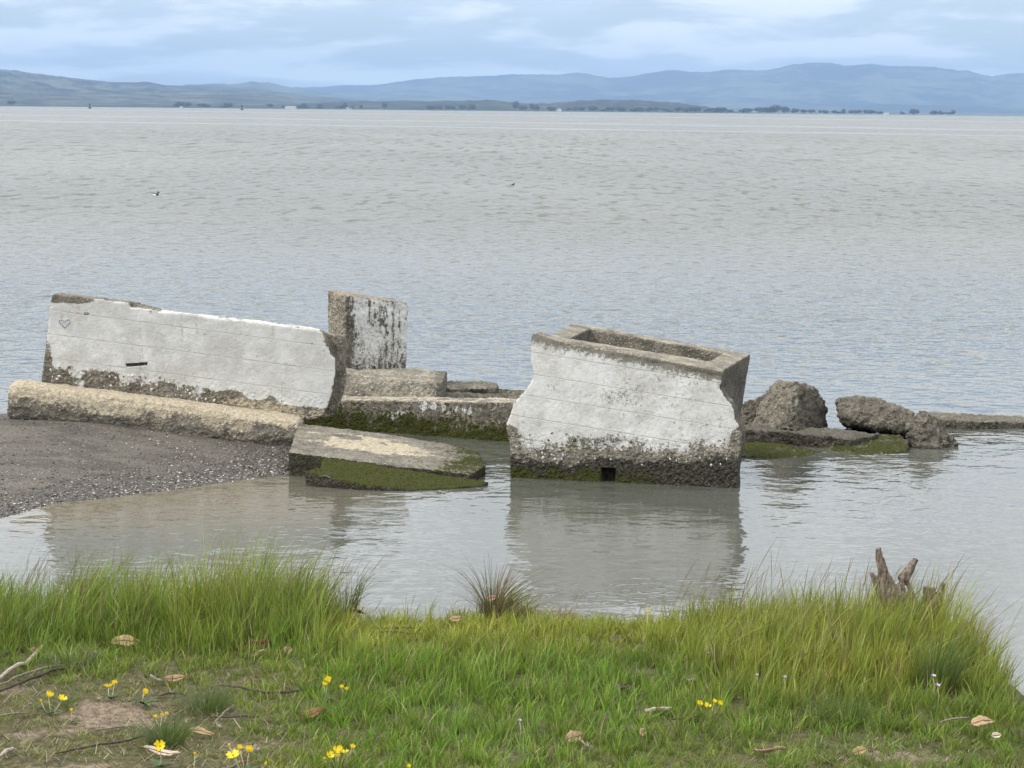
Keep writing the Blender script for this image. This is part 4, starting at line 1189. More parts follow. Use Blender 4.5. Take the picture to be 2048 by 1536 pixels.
def bank_sd(x, y):
    """signed distance to the bank edge: negative on the bank"""
    P = np.stack([x, y], 1); n = len(poly)
    d = np.full(len(x), 1e9); ins = np.zeros(len(x), bool)
    for k in range(n):
        a = poly[k]; b = poly[(k + 1) % n]; e = b - a
        w_ = P - a; tt = np.clip((w_ @ e) / (e @ e), 0, 1)
        d = np.minimum(d, np.linalg.norm(w_ - tt[:, None] * e, axis=1))
        c = ((a[1] <= y) & (b[1] > y)) | ((b[1] <= y) & (a[1] > y))
        xi = a[0] + (y - a[1]) / (b[1] - a[1] + 1e-12) * e[0]
        ins ^= c & (x < xi)
    return np.where(ins, -d, d)


def bank_z(x, y, sd=None):
    if sd is None: sd = bank_sd(x, y)
    z = 1.50 - 0.035 * (y - 5.3) + 0.020 * fbm2(x, y, 1.4, 3, 0.5, 51) + 0.006 * fbm2(x, y, 12, 3, 0.5, 52)
    s2 = sd + 0.06 * fbm2(x, y, 3, 3, 0.5, 53)
    z = z - 0.05 * sstep(s2, -0.5, 0.0) - 2.2 * sstep(s2, -0.02, 1.25)
    return z


def soil_material():
    m, t, o = new_mat('bank_soil')
    g = t.node('ShaderNodeNewGeometry'); P = g.outputs['Position']
    n1 = t.noise(P, 2.2, 5, 0.6); n2 = t.noise(P, 40, 5, 0.7); n3 = t.noise(P, 160, 3, 0.6)
    bare = t.attr('bare')
    soil = t.mix(t.ramp(n2, 0.35, 0.65), (0.13, 0.097, 0.068), (0.30, 0.235, 0.175))
    soil = t.mix(t.ramp(n3, 0.55, 0.75, 0, 0.6), soil, (0.08, 0.06, 0.045))
    thatch = t.mix(t.ramp(n2, 0.3, 0.7), (0.045, 0.048, 0.020), (0.135, 0.120, 0.062))
    c = t.mix(t.ramp(t.math('ADD', t.math('ADD', bare, t.math('MULTIPLY', t.math('SUBTRACT', n1, 0.5), 0.8)), t.math('MULTIPLY', t.math('SUBTRACT', t.noise(P, 11, 4, 0.65), 0.5), 1.3)), 0.35, 0.6), thatch, soil)
    h = t.math('ADD', n2, t.math('MULTIPLY', n3, 0.4))
    principled(t, o, c, 0.95, t.bump(h, 0.8, 0.012), 0.15)
    return m


def bare_field(px, py):
    b = 0.85 * np.exp(-((px - 225) / 105) ** 2 - ((py - 1430) / 34) ** 2) + 0.5 * np.exp(-((px - 20) / 70) ** 2 - ((py - 1382) / 18) ** 2)
    b = b + 0.75 * np.exp(-((px - 480) / 120) ** 2 - ((py - 1492) / 16) ** 2) + 0.5 * np.exp(-((px - 180) / 240) ** 2 - ((py - 1535) / 22) ** 2)
    b = b + 0.5 * np.exp(-((px - 1800) / 150) ** 2 - ((py - 1510) / 20) ** 2) + 0.3 * np.exp(-((px - 60) / 150) ** 2 - ((py - 1470) / 40) ** 2)
    return np.clip(b, 0, 1)


xs = np.concatenate([np.arange(-16, -3.0, 0.25), np.arange(-3.0, 3.0, 0.035), np.arange(3.0, 16.2, 0.25)])
ys = np.concatenate([np.arange(-7, 4.2, 0.25), np.arange(4.2, 9.6, 0.035)])
v, q = grid_strip(xs, ys, bank_z)
me = mesh_np('bank', v, q); smooth(me)
px, py = project(v)
fattr(me, 'bare', np.where(v[:, 1] > 3.5, bare_field(px, py), 0.2))
tag(obj('bank', me, soil_material()), 'grassy earth bank above the water', None, None, 'structure')

# ---- grass
def grass_material():
    m, t, o = new_mat('grass_blade')
    c = t.attr('col', 'Color')
    d = t.node('ShaderNodeBsdfPrincipled'); t.put(d.inputs['Base Color'], c); d.inputs['Roughness'].default_value = 0.55
    d.inputs['Specular IOR Level'].default_value = 0.25
    tr = t.node('ShaderNodeBsdfTranslucent'); t.put(tr.inputs['Color'], t.mix(1.0, c, (1.2, 1.3, 0.6), 'MULTIPLY'))
    mx = t.node('ShaderNodeMixShader'); mx.inputs[0].default_value = 0.35
    t.l.new(d.outputs[0], mx.inputs[1]); t.l.new(tr.outputs[0], mx.inputs[2]); t.l.new(mx.outputs[0], o.inputs['Surface'])
    return m


GRASS = grass_material()


def blades(name, base, h, lean, width, c0, c1, seed, power=1.9, levels=(0.0, 0.4, 0.75, 1.0), wl=(1.0, 0.85, 0.5, 0.06), droop=0.15):
    r = np.random.default_rng(seed)
    n = len(base); L = len(levels)
    ang = r.uniform(0, math.pi, n)
    wx = np.stack([np.cos(ang), np.sin(ang), np.zeros(n)], 1)
    ll = np.linalg.norm(lean, axis=1)
    V = np.empty((n, L, 2, 3)); Cc = np.empty((n, L, 2, 3))
    for k, tt in enumerate(levels):
        ctr = base + np.stack([lean[:, 0] * h * tt ** power, lean[:, 1] * h * tt ** power, h * (tt - droop * ll * tt ** 2.5)], 1)
        off = wx * (width * wl[k] * 0.5)[:, None]
        V[:, k, 0] = ctr - off; V[:, k, 1] = ctr + off
        Cc[:, k, 0] = Cc[:, k, 1] = c0 + (c1 - c0) * (tt ** 1.5)
    b = np.arange(n)[:, None] * (L * 2)
    q = np.concatenate([b + np.array([[2 * k, 2 * k + 1, 2 * k + 3, 2 * k + 2]]) for k in range(L - 1)])
    me = mesh_np(name, V.reshape(-1, 3), q)
    smooth(me)
    cattr(me, 'col', np.clip(Cc.reshape(-1, 3), 0.004, 0.9))
    return me


def grass_props(gx, gy, x, y):
    """height, density, colour weights for ground seen at pixel gx, gy"""
    n1 = fbm2(x, y, 2.2, 3, 0.55, 61); n2 = fbm2(x, y, 6.0, 3, 0.55, 62); n3 = fbm2(x, y, 1.0, 2, 0.5, 63)
    back = 1 - sstep(gy, 1235, 1330)
    left = 1 - sstep(gx + 40 * n1, 600, 760)
    right = sstep(gx + 60 * n1, 1240, 1500)
    h = 0.036 + 0.024 * n2
    h = h + left * back * (0.215 + 0.10 * n1) * (0.62 + 0.38 * sstep(gx, 20, 260)) * (1 - 0.45 * sstep(gx, 520, 740))
    cen = (1 - left) * (1 - right)
    h = h + cen * (1 - sstep(gy, 1380, 1470)) * (0.012 + 0.02 * n1)
    rb = 1 - sstep(gy, 1290, 1440)
    h = h + right * rb * (0.088 + 0.05 * n1) * (1 + 0.25 * sstep(gx, 1820, 1950))
    h = h + right * (1 - sstep(gy, 1420, 1500)) * 0.03
    lush = sstep(gx, 520, 700) * (1 - sstep(gx, 1250, 1420)) * sstep(gy, 1290, 1340)
    h = h + lush * 0.013
    bare = bare_field(gx, gy)
    h = h + cen * (1 - sstep(gy, 1222, 1262)) * (0.026 + 0.07 * np.maximum(n2, 0))
    lowleft = (1 - sstep(gx, 380, 620)) * sstep(gy, 1330, 1400)
    h = h * (1 - 0.55 * bare) * (1 - 0.45 * lowleft)
    dens = np.clip(1 - 0.85 * bare - 0.30 * lowleft - 0.45 * sstep(n2, -0.05, 0.35) * sstep(gy, 1290, 1360), 0.06, 1)
    yel = cen * (1 - sstep(gy, 1270, 1360)) + 0.75 * right * (1 - sstep(gy, 1360, 1440)) + 0.4 * sstep(n3, 0, 0.5)
    return np.clip(h, 0.016, 0.3), dens, np.clip(yel + 0.35 * n1, 0, 1), left * back, right * rb, lush, lowleft


def make_grass(name, tufts, per, xr, yr, seed, wmin=0.0028, wmax=0.0056):
    """blades gathered in small tufts, each tuft with its own height, lean and hue"""
    r = np.random.default_rng(seed)
    tx = r.uniform(*xr, tufts); ty = r.uniform(*yr, tufts)
    tz = bank_z(tx, ty)
    gx, gy = project(np.stack([tx, ty, tz], 1))
    h, dens, yel, lb, rb, lush, ll = grass_props(gx, gy, tx, ty)
    ok = (bank_sd(tx, ty) < 0.03) & (r.random(tufts) < dens)
    idx = np.nonzero(ok)[0]
    T = len(idx)
    tint = r.normal(1.0, 0.27, T).clip(0.45, 1.8); warm = r.normal(0, 1, T)
    th_t = fbm2(tx[idx], ty[idx], 3.0, 2, 0.5, 71) * 5 + r.normal(0, 1.0, T); lm_t = np.abs(r.normal(0.12, 0.14, T))
    hf = r.uniform(0.5, 1.35, T); n_t = r.integers(int(per * .5), int(per * 1.5), T)
    k = np.repeat(np.arange(T), n_t); n = len(k); g = idx[k]
    a = r.uniform(0, 6.283, n); rad = np.abs(r.normal(0, 0.016, n))
    x = tx[g] + rad * np.cos(a); y = ty[g] + rad * np.sin(a)
    z = bank_z(x, y)
    hh = h[g] * hf[k] * r.uniform(0.35, 1.2, n)
    out = np.abs(r.normal(0.24, 0.20, n)) + 0.25 * (1 - sstep(h[g], 0.04, 0.09))
    lean = np.stack([np.cos(a) * out + np.cos(th_t[k]) * lm_t[k], np.sin(a) * out + np.sin(th_t[k]) * lm_t[k]], 1)
    lean[:, 0] += 0.18 * lb[g] + 0.12 * rb[g] + 0.04
    yl = yel[g][:, None]; lu = lush[g][:, None]
    c = np.array([0.118, 0.172, 0.034])[None] * (1 - yl) + np.array([0.196, 0.215, 0.042])[None] * yl
    c = c * (1 - 0.6 * lu) + np.array([0.108, 0.186, 0.031])[None] * 0.6 * lu
    c = c * (tint[k] * r.uniform(0.7, 1.35, n))[:, None] * (1 + np.array([0.13, 0.0, 0.06])[None] * warm[k][:, None] * 0.8)
    tip = c * 1.25 + np.array([0.03, 0.02, 0.004])
    dry = r.random(n) < 0.05 + 0.18 * ll[g] + 0.03 * rb[g] + 0.02 * lb[g]
    dc = np.array([0.36, 0.30, 0.185])[None] * r.uniform(0.55, 1.2, n)[:, None]
    c[dry] = dc[dry]; tip[dry] = dc[dry] * 1.1
    pt = (r.random(n) < 0.14) & (hh > 0.11)
    tip[pt] = np.array([0.21, 0.17, 0.10]) * r.uniform(.7, 1.2, (pt.sum(), 1))
    w_ = np.exp(r.normal(0, 0.35, n)) * 0.41 * (wmin + wmax) * (0.7 + 1.2 * np.clip(hh, 0, .2))
    return blades(name, np.stack([x, y, z - 0.004], 1), hh, lean, w_, c, tip, seed)


o = obj('grass', make_grass('grass', 15500, 15, (-2.4, 1.75), (4.75, 8.0), 21), GRASS)
tag(o, 'green grass covering the bank in front of the water', None, None, 'stuff')
o = obj('grass', make_grass('grass', 6500, 9, (-6.0, 6.0), (2.6, 8.3), 22, 0.004, 0.007), GRASS)
tag(o, 'green grass covering the bank beside the view', None, None, 'stuff')

# straw bits and dead stems lying flat among the turf
def litter(N, seed):
    r = np.random.default_rng(seed)
    x = r.uniform(-2.0, 1.5, N * 4); y = r.uniform(4.9, 7.2, N * 4)
    z = bank_z(x, y); gx, gy = project(np.stack([x, y, z], 1))
    d = 0.08 + 0.8 * bare_field(gx, gy) + 0.6 * (1 - sstep(gx, 380, 700)) * sstep(gy, 1320, 1400) + 0.25 * sstep(gy, 1440, 1530)
    k = (r.random(N * 4) < d) & (bank_sd(x, y) < -0.02)
    x, y, z = x[k][:N], y[k][:N], z[k][:N]; n = len(x)
    a = r.normal(0.15, 0.7, n) + (r.random(n) < .5) * math.pi
    h = r.uniform(0.008, 0.05, n) * r.uniform(0.4, 1, n)
    base = np.stack([x, y, z + 0.003], 1)
    # nearly flat: long lean, little rise
    lean = np.stack([np.cos(a), np.sin(a)], 1) * r.uniform(3.0, 9.0, n)[:, None] * 0.20
    c = np.array([(0.36, 0.29, 0.19), (0.20, 0.15, 0.10), (0.09, 0.07, 0.05), (0.46, 0.40, 0.30)])[r.integers(4, size=n)] * r.uniform(.7, 1.2, (n, 1))
    return blades('ground_litter', base, h * 0.6, lean, r.uniform(.001, .0028, n), c, c, seed, 1.0, (0, .5, 1.0), (1, 1, .3), 0.0)


o = obj('ground_litter', litter(9000, 45), GRASS)
tag(o, 'straw bits and dead stems scattered over the bare turf', None, None, 'stuff')

# thin seed stalks rising above the grass
def stalks(N, seed):
    r = np.random.default_rng(seed)
    px = np.concatenate([r.uniform(20, 700, int(N * .45)), r.uniform(1330, 1990, int(N * .45)), r.uniform(700, 1330, N - 2 * int(N * .45))])
    py = 1215 + r.random(N) * 55 + np.where(px > 1800, (px - 1800) * 0.28, 0) + np.where(px > 1330, r.random(N) * 60, 0)
    b = np.array([at_z(a, c, 1.42) for a, c in zip(px, py)])
    sd = bank_sd(b[:, 0], b[:, 1]); ok = sd < 0.04; b = b[ok]; px = px[ok]; n = len(b)
    b[:, 2] = bank_z(b[:, 0], b[:, 1]) - 0.003
    h = np.where(px < 700, r.uniform(0.16, 0.30, n), np.where(px > 1330, r.uniform(0.15, 0.30, n), r.uniform(0.08, 0.16, n)))
    far = r.random(n) < 0.10
    h = np.where(far & (px > 1400), h + 0.06, h)
    lean = np.stack([r.normal(0.28, 0.16, n), r.normal(0.0, 0.15, n)], 1)
    c = np.array([0.16, 0.145, 0.06])[None] * r.uniform(.6, 1.3, (n, 1)); tip = np.array([0.24, 0.18, 0.11])[None] * r.uniform(.5, 1.2, (n, 1))
    seed_head = r.random(n) < 0.55
    wv_ = np.where(seed_head, 0.0024, 0.0015)
    me = blades('grass_stalks', b, h, lean, wv_, c, tip, seed, 1.7, (0, 0.35, 0.62, 0.72, 0.86, 1.0), (0.6, 0.5, 0.42, 0.9, 0.8, 0.08))
    return me


o = obj('seed_grass', stalks(620, 33), GRASS)
tag(o, 'thin tan seed stalks leaning above the bank grass', None, None, 'stuff')


def gpoint(px, py, lift=0.0):
    """ground point of the bank under a pixel"""
    z = 1.45
    for _ in range(4):
        p = at_z(px, py, z + lift)
        z = float(bank_z(np.array([p[0]]), np.array([p[1]]), np.array([-1.0]))[0])
    return np.array([p[0], p[1], z])


def tuft(px, py, n, hmin, hmax, spread, cols, label, seed, rad=0.03, width=0.003, cat='grass tuft', leanx=0.0):
    p = gpoint(px, py); r = np.random.default_rng(seed)
    a = r.uniform(0, 6.28, n); rr = rad * np.sqrt(r.random(n))
    base = np.stack([rr * np.cos(a), rr * np.sin(a), np.full(n, -0.004)], 1)
    h = r.uniform(hmin, hmax, n)
    lm = np.abs(r.normal(spread, spread * 0.5, n))
    lean = np.stack([np.cos(a) * lm + leanx, np.sin(a) * lm], 1)
    c = np.array(cols)[r.integers(len(cols), size=n)] * r.uniform(.7, 1.25, (n, 1))
    me = blades('grass_tuft', base, h, lean, r.uniform(.7, 1.2, n) * width, c, c * 1.15, seed, 1.5, (0, 0.3, 0.55, 0.8, 1.0), (1, .95, .8, .5, .06), 0.35)
    o = obj('grass_tuft', me, GRASS); o.location = tuple(p)
    return tag(o, label, cat)


GR = [(0.10, 0.14, 0.045), (0.125, 0.16, 0.06), (0.085, 0.12, 0.04)]
BR = [(0.13, 0.13, 0.05), (0.19, 0.14, 0.085), (0.10, 0.12, 0.045), (0.22, 0.185, 0.12), (0.14, 0.075, 0.06)]
tuft(985, 1228, 150, 0.10, 0.26, 0.95, BR, 'spiky brown green rush tuft at the bank edge before the box reflection', 301, 0.045, 0.0035, 'rush tuft')
tuft(1018, 1232, 80, 0.05, 0.13, 0.9, BR, 'low sprawling part dead rush tuft beside the spiky one', 302, 0.06, 0.003, 'rush tuft')
tuft(330, 1490, 260, 0.05, 0.10, 0.75, GR, 'dense dark green grass tuft beside the bare earth patch', 303, 0.045, 0.0022)
tuft(412, 1425, 230, 0.05, 0.105, 0.7, GR, 'wispy grey green grass tuft below the dark stick', 304, 0.05, 0.002)
tuft(150, 1338, 160, 0.04, 0.085, 0.8, [(0.13, 0.14, 0.075), (0.10, 0.12, 0.05)], 'pale wispy grass tuft beside the long twig', 305, 0.05, 0.002)
tuft(1690, 1450, 170, 0.06, 0.12, 0.8, GR, 'spreading dark grass tuft in the short turf past the yellow flowers', 306, 0.05, 0.0022)
tuft(688, 1228, 90, 0.10, 0.2, 0.5, GR + BR[:2], 'loose dark tuft at the end of the tall left grass', 307, 0.05, 0.0026)
tuft(1870, 1365, 200, 0.10, 0.2, 0.35, GR, 'dark green tuft around the pair of lilac flowers', 308, 0.06, 0.0026, leanx=0.1)
tuft(118, 1418, 120, 0.02, 0.05, 0.8, GR, 'small clump of fine grass at the edge of bare earth under a single yellow bud', 309, 0.05, 0.002)

# ---- dry leaves
def leaf_material(name, rgb, rgb2):
    m, t, o = new_mat(name)
    tcn = t.node('ShaderNodeTexCoord')
    n = t.noise(tcn.outputs['Object'], 90, 4, 0.6); n2 = t.noise(tcn.outputs['Object'], 25, 3, 0.6)
    c = t.mix(t.ramp(n2, 0.35, 0.65), rgb, rgb2); c = t.mix(t.ramp(n, 0.6, 0.75, 0, 0.5), c, tuple(x * .45 for x in rgb))
    principled(t, o, c, 0.7, t.bump(n, 0.4, 0.002), 0.25)
    return m


LEAFM = {'tan': leaf_material('leaf_tan', (0.36, 0.25, 0.13), (0.50, 0.37, 0.22)), 'pink': leaf_material('leaf_pink', (0.36, 0.21, 0.15), (0.48, 0.32, 0.25)),
         'dark': leaf_material('leaf_dark', (0.06, 0.04, 0.035), (0.12, 0.08, 0.065)), 'red': leaf_material('leaf_red', (0.09, 0.022, 0.02), (0.16, 0.05, 0.04)),
         'grey': leaf_material('leaf_grey', (0.26, 0.22, 0.18), (0.38, 0.34, 0.29)), 'pale': leaf_material('leaf_pale', (0.50, 0.42, 0.31), (0.62, 0.54, 0.44)),
         'brown': leaf_material('leaf_brown', (0.18, 0.09, 0.05), (0.28, 0.15, 0.085))}


def dry_leaf(px, py, Lpx, rot, tilt, curl, kind, wr, label, lift=0.02, seed=0):
    p = gpoint(px, py, lift)
    dist = np.linalg.norm(p - CAM); L = 0.9 * Lpx / F_PX * dist
    r = np.random.default_rng(int(px * 7 + py)); nu, nv = 13, 7
    V = []
    for i in range(nu):
        u = i / (nu - 1)
        wd = L * wr * (math.sin(math.pi * u ** 0.85) ** 0.8 + 0.03) * (1 + 0.08 * r.normal())
        for j in range(nv):
            s = (j / (nv - 1) - 0.5) * 2
            xx = (u - 0.5) * L; yy = s * wd * 0.5
            zz = curl * L * (0.55 * (u - 0.5) ** 2 * 2 + 0.5 * (abs(s) ** 1.6) * wr) + 0.012 * L * r.normal() + 0.05 * L * math.sin(u * 5 + px)
            V.append((xx, yy + 0.10 * L * math.sin(u * 2.6), zz))
    Q = [(i * nv + j, (i + 1) * nv + j, (i + 1) * nv + j + 1, i * nv + j + 1) for i in range(nu - 1) for j in range(nv - 1)]
    me = bpy.data.meshes.new('dry_leaf'); me.from_pydata(V, [], Q)
    bm = bmesh.new(); bm.from_mesh(me); bmesh.ops.solidify(bm, geom=bm.faces[:], thickness=0.0008); bm.to_mesh(me); bm.free(); smooth(me)
    o = obj('dry_leaf', me, LEAFM[kind])
    o.location = (p[0], p[1], p[2] + lift); o.rotation_euler = (math.radians(tilt), math.radians(8 * r.normal()), math.radians(rot))
    # midrib and stalk
    mid = [Vector(V[i * nv + nv // 2]) + Vector((0, 0, 0.0009)) for i in range(nu)]
    st = [mid[0] - Vector((0.18 * L, 0, -0.01 * L))] + mid
    obj('leaf_stalk', tube_mesh('leaf_stalk', st, [0.0011] * len(st), 5), LEAFM['brown' if kind != 'dark' else 'grey'], o)
    return tag(o, label, 'leaf', 'dry leaves fallen on the bank')


leaves = [
    (252, 1286, 66, 8, 42, 0.08, 'tan', .42, 'broad tan dry leaf lying at the foot of the tall left grass'),
    (66, 1222, 52, 35, 40, 0.2, 'tan', .38, 'tan dry leaf caught slanting in the tall grass over the bark strip'),
    (312, 1362, 40, 150, 40, 0.5, 'grey', .40, 'grey curled half of a dry leaf pair behind the yellow flowers'),
    (348, 1360, 48, 25, 45, 0.4, 'pink', .34, 'pinkish curled dry leaf touching the grey curled one'),
    (66, 1303, 20, 70, 60, 0.4, 'pink', .7, 'small upright pinkish leaf behind the long bark strip'),
    (512, 1298, 58, 15, 42, 0.7, 'red', .45, 'dark red brown curled leaf with a shaded hollow in the grass'),
    (520, 1307, 38, 32, 55, 0.1, 'pale', .16, 'thin pale leaf edge in front of the dark red brown leaf'),
    (575, 1304, 30, 70, 50, 0.3, 'pink', .6, 'faded upright leaf beside the dark red brown curled leaf'),
    (402, 1467, 58, 10, 30, 0.2, 'tan', .30, 'flat tan leaf between the wispy and the dense grass tufts'),
    (437, 1454, 30, 110, 50, 0.5, 'grey', .5, 'small grey curled leaf standing beside the flat tan one'),
    (625, 1431, 56, 5, 35, 0.4, 'brown', .40, 'dull brown leaf half sunk in turf under a pale stem'),
    (490, 1524, 34, 60, 30, 0.3, 'red', .34, 'small dark red leaf in front of a yellow flower cluster'),
    (514, 1497, 28, 80, 45, 0.3, 'grey', .5, 'small greenish grey leaf behind the dark red one'),
    (322, 1507, 82, 16, 22, 0.2, 'pale', .26, 'long pale leaf lying under the single yellow flower'),
    (1150, 1478, 46, 20, 40, 0.3, 'pink', .62, 'rounded pinkish tan leaf alone in the short front turf'),
    (1172, 1493, 34, 150, 45, 0.4, 'grey', .4, 'grey leaf scrap just beside the rounded pinkish leaf'),
    (1286, 1467, 32, 65, 50, 0.3, 'tan', .5, 'upright tan leaf below the pale curled leaf'),
    (1318, 1426, 58, 175, 35, 0.45, 'pale', .40, 'pale curled leaf with dark underside in front turf'),
    (1246, 1378, 46, 60, 45, 0.5, 'dark', .42, 'dark grey brown curled leaf sunk in the grass'),
    (912, 1240, 40, 45, 40, 0.2, 'tan', .40, 'tan leaf leaning on the slope beside the rush tuft'),
    (716, 1226, 34, 140, 50, 0.3, 'brown', .45, 'brown leaf at the bank edge by the loose dark tuft'),
    (1540, 1505, 66, 170, 32, 0.35, 'pink', .36, 'pinkish brown leaf with twisted tip in front turf'),
    (1718, 1505, 34, 20, 50, 0.3, 'tan', .55, 'small tan leaf beyond the twisted pinkish brown one'),
    (1966, 1448, 72, 33, 35, 0.2, 'tan', .34, 'large orange tan leaf slanting near the end of the bank'),
    (1992, 1473, 24, 20, 45, 0.4, 'pale', .6, 'small pale rounded leaf under the large orange tan leaf'),
    (1652, 1350, 32, 85, 55, 0.3, 'pink', .45, 'upright faded pink leaf in the tall right grass'),
    (1416, 1303, 22, 30, 50, 0.3, 'grey', .6, 'tiny grey leaf held up in the right grass'),
    (1384, 1357, 30, 10, 40, 0.3, 'grey', .5, 'dull grey leaf at the foot of the right grass above the flowers'),
    (1155, 1283, 18, 70, 60, 0.3, 'pink', .6, 'tiny pinkish leaf in the middle of the short yellow grass'),
    (983, 1198, 30, 20, 50, 0.3, 'pink', .4, 'reddish leaf caught in the spiky rush tuft'),
]
for L_ in leaves:
    up_ = 0.05 if 'rush tuft' in L_[8] and 'caught' in L_[8] else (0.045 if 'tall' in L_[8] or 'held' in L_[8] else 0.014)
    dry_leaf(*L_[:8], L_[8], lift=up_ if L_[0] != 252 else 0.02)

# ---- twigs and bark
TWIG = plain('twig_grey', (0.20, 0.17, 0.14), 0.85, 0.35, 120)
TWIGD = plain('twig_dark', (0.06, 0.048, 0.04), 0.85, 0.35, 120)
BARKS = plain('bark_strip', (0.36, 0.30, 0.25), 0.85, 0.25, 90)


def stick(name, pts, rad, mat, label, cat, lift=0.012):
    P = [gpoint(a, b, lift) + np.array([0, 0, lift + 0.003 * (k % 2)]) for k, (a, b) in enumerate(pts)]
    fine = []
    for k in range(len(P) - 1):
        for u in (0, .33, .66): fine.append(P[k] * (1 - u) + P[k + 1] * u)
    fine.append(P[-1])
    n = len(fine)
    rr = [0.62 * rad * (0.45 + 0.9 * math.sin(math.pi * (0.12 + 0.8 * k / (n - 1)))) for k in range(n)]
    rs = np.random.default_rng(int(pts[0][0] + pts[0][1] * 3))
    fine = [p + rs.normal(0, rad * 0.35, 3) for p in fine]
    o0 = np.array(fine[0])
    o = obj(name, tube_mesh(name, [p - o0 for p in fine], rr, 7), mat); o.location = tuple(o0)
    return tag(o, label, cat)


stick('bark_strip', [(-30, 1378), (20, 1343), (60, 1318), (85, 1297), (104, 1275)], 0.0075, BARKS, 'long pale grey bark strip rising out of the turf', 'bark')
stick('twig', [(-30, 1395), (40, 1368), (100, 1343), (150, 1331), (190, 1326)], 0.0055, TWIGD, 'dark twig lying under the pale bark strip', 'twig')
stick('twig', [(-20, 1378), (30, 1357), (90, 1336), (140, 1329)], 0.004, TWIG, 'grey twig alongside the dark twig under the bark strip', 'twig')
stick('twig', [(-20, 1325), (25, 1302), (60, 1290)], 0.003, TWIGD, 'thin dark twig behind the pale bark strip', 'twig')
stick('stick', [(440, 1370), (480, 1377), (540, 1386), (590, 1384), (632, 1372)], 0.0045, TWIGD, 'dark gently bowed stick lying across the turf', 'stick')
stick('twig', [(405, 1436), (470, 1435), (520, 1432)], 0.003, TWIGD, 'thin dark twig behind the flat tan leaf', 'twig')
stick('twig', [(425, 1450), (450, 1425), (465, 1412)], 0.003, TWIG, 'grey forked twig rising behind the small grey curled leaf', 'twig')
stick('twig', [(180, 1462), (235, 1456), (285, 1452)], 0.0032, TWIG, 'grey twig lying across the bare earth patch', 'twig')
stick('twig', [(110, 1508), (180, 1495), (240, 1484), (290, 1474)], 0.0035, TWIGD, 'dark twig along the front of the bare earth patch', 'twig')
stick('twig', [(320, 1391), (345, 1387), (368, 1390)], 0.004, TWIGD, 'short dark red twig beside the pair of curled leaves', 'twig')
stick('twig', [(750, 1256), (800, 1258), (836, 1255)], 0.0035, TWIGD, 'dark twig lying level in the yellow grass', 'twig')
stick('twig', [(745, 1266), (790, 1265), (832, 1267)], 0.0028, TWIGD, 'thinner dark twig just in front of the level one', 'twig')
stick('twig', [(165, 1303), (190, 1309), (215, 1313)], 0.005, TWIG, 'stubby grey twig under the broad tan leaf', 'twig')
stick('twig', [(1325, 1438), (1355, 1440), (1400, 1434)], 0.0028, TWIGD, 'dark twig behind the pale curled leaf', 'twig')
stick('twig', [(1880, 1445), (1915, 1438), (1940, 1436)], 0.0035, TWIG, 'grey twig beside the large orange tan leaf', 'twig')
stick('twig', [(430, 1545), (480, 1528), (500, 1520)], 0.004, TWIG, 'grey twig under the dark red leaf', 'twig')
stick('twig', [(0, 1512), (15, 1506), (28, 1497)], 0.007, BARKS, 'broken pale bark piece on the bare front earth', 'bark')
stick('twig', [(60, 1425), (0, 1432), (-30, 1436)], 0.003, TWIG, 'thin grey twig reaching onto the sparse turf by the yellow buds', 'twig')

# ---- yellow wildflowers
YEL, t, o_ = new_mat('petal_yellow')
tcn = t.node('ShaderNodeTexCoord')
nz = t.noise(tcn.outputs['Object'], 60, 3, 0.5)
pb = t.node('ShaderNodeBsdfPrincipled'); t.put(pb.inputs['Base Color'], t.mix(nz, (0.78, 0.55, 0.008), (0.88, 0.72, 0.02))); pb.inputs['Roughness'].default_value = 0.5
trn = t.node('ShaderNodeBsdfTranslucent'); trn.inputs['Color'].default_value = (0.85, 0.65, 0.01, 1)
mx = t.node('ShaderNodeMixShader'); mx.inputs[0].default_value = 0.3
t.l.new(pb.outputs[0], mx.inputs[1]); t.l.new(trn.outputs[0], mx.inputs[2]); t.l.new(mx.outputs[0], o_.inputs['Surface'])
STEMM = plain('flower_stem', (0.36, 0.34, 0.20), 0.6, 0.2, 80)
CENT = plain('flower_centre', (0.45, 0.30, 0.02), 0.7, 0.2, 200)
LEAFG = plain('rosette_leaf', (0.055, 0.095, 0.035), 0.6, 0.35, 60)
LIL = plain('petal_lilac', (0.55, 0.42, 0.66), 0.6, 0.12, 80)


def petal_mesh(cup):
    nu, nv = 6, 5; V = []
    for i in range(nu):
        u = i / (nu - 1)
        wd = 0.95 * (0.25 + 0.75 * math.sin(u * 1.75)) * (1 if u < 0.9 else 0.82)
        for j in range(nv):
            s = (j / (nv - 1) - 0.5) * 2
            rr = u * (1 - 0.06 * (1 - abs(s)) * (u > 0.95))
            V.append((rr * math.cos(cup * u), s * wd * 0.5, rr * math.sin(cup * u) + 0.12 * s * s * u))
    Q = [(i * nv + j, (i + 1) * nv + j, (i + 1) * nv + j + 1, i * nv + j + 1) for i in range(nu - 1) for j in range(nv - 1)]
    me = bpy.data.meshes.new('petal'); me.from_pydata(V, [], Q); smooth(me); me.materials.append(YEL)
    return me


PETALS = [petal_mesh(c) for c in (0.25, 0.55, 0.95, 1.35)]
cen_me = tube_mesh('flower_head', [(0, 0, -0.10), (0, 0, 0.0), (0, 0, 0.12), (0, 0, 0.2)], [0.05, 0.13, 0.15, 0.05], 8); cen_me.materials.append(CENT)


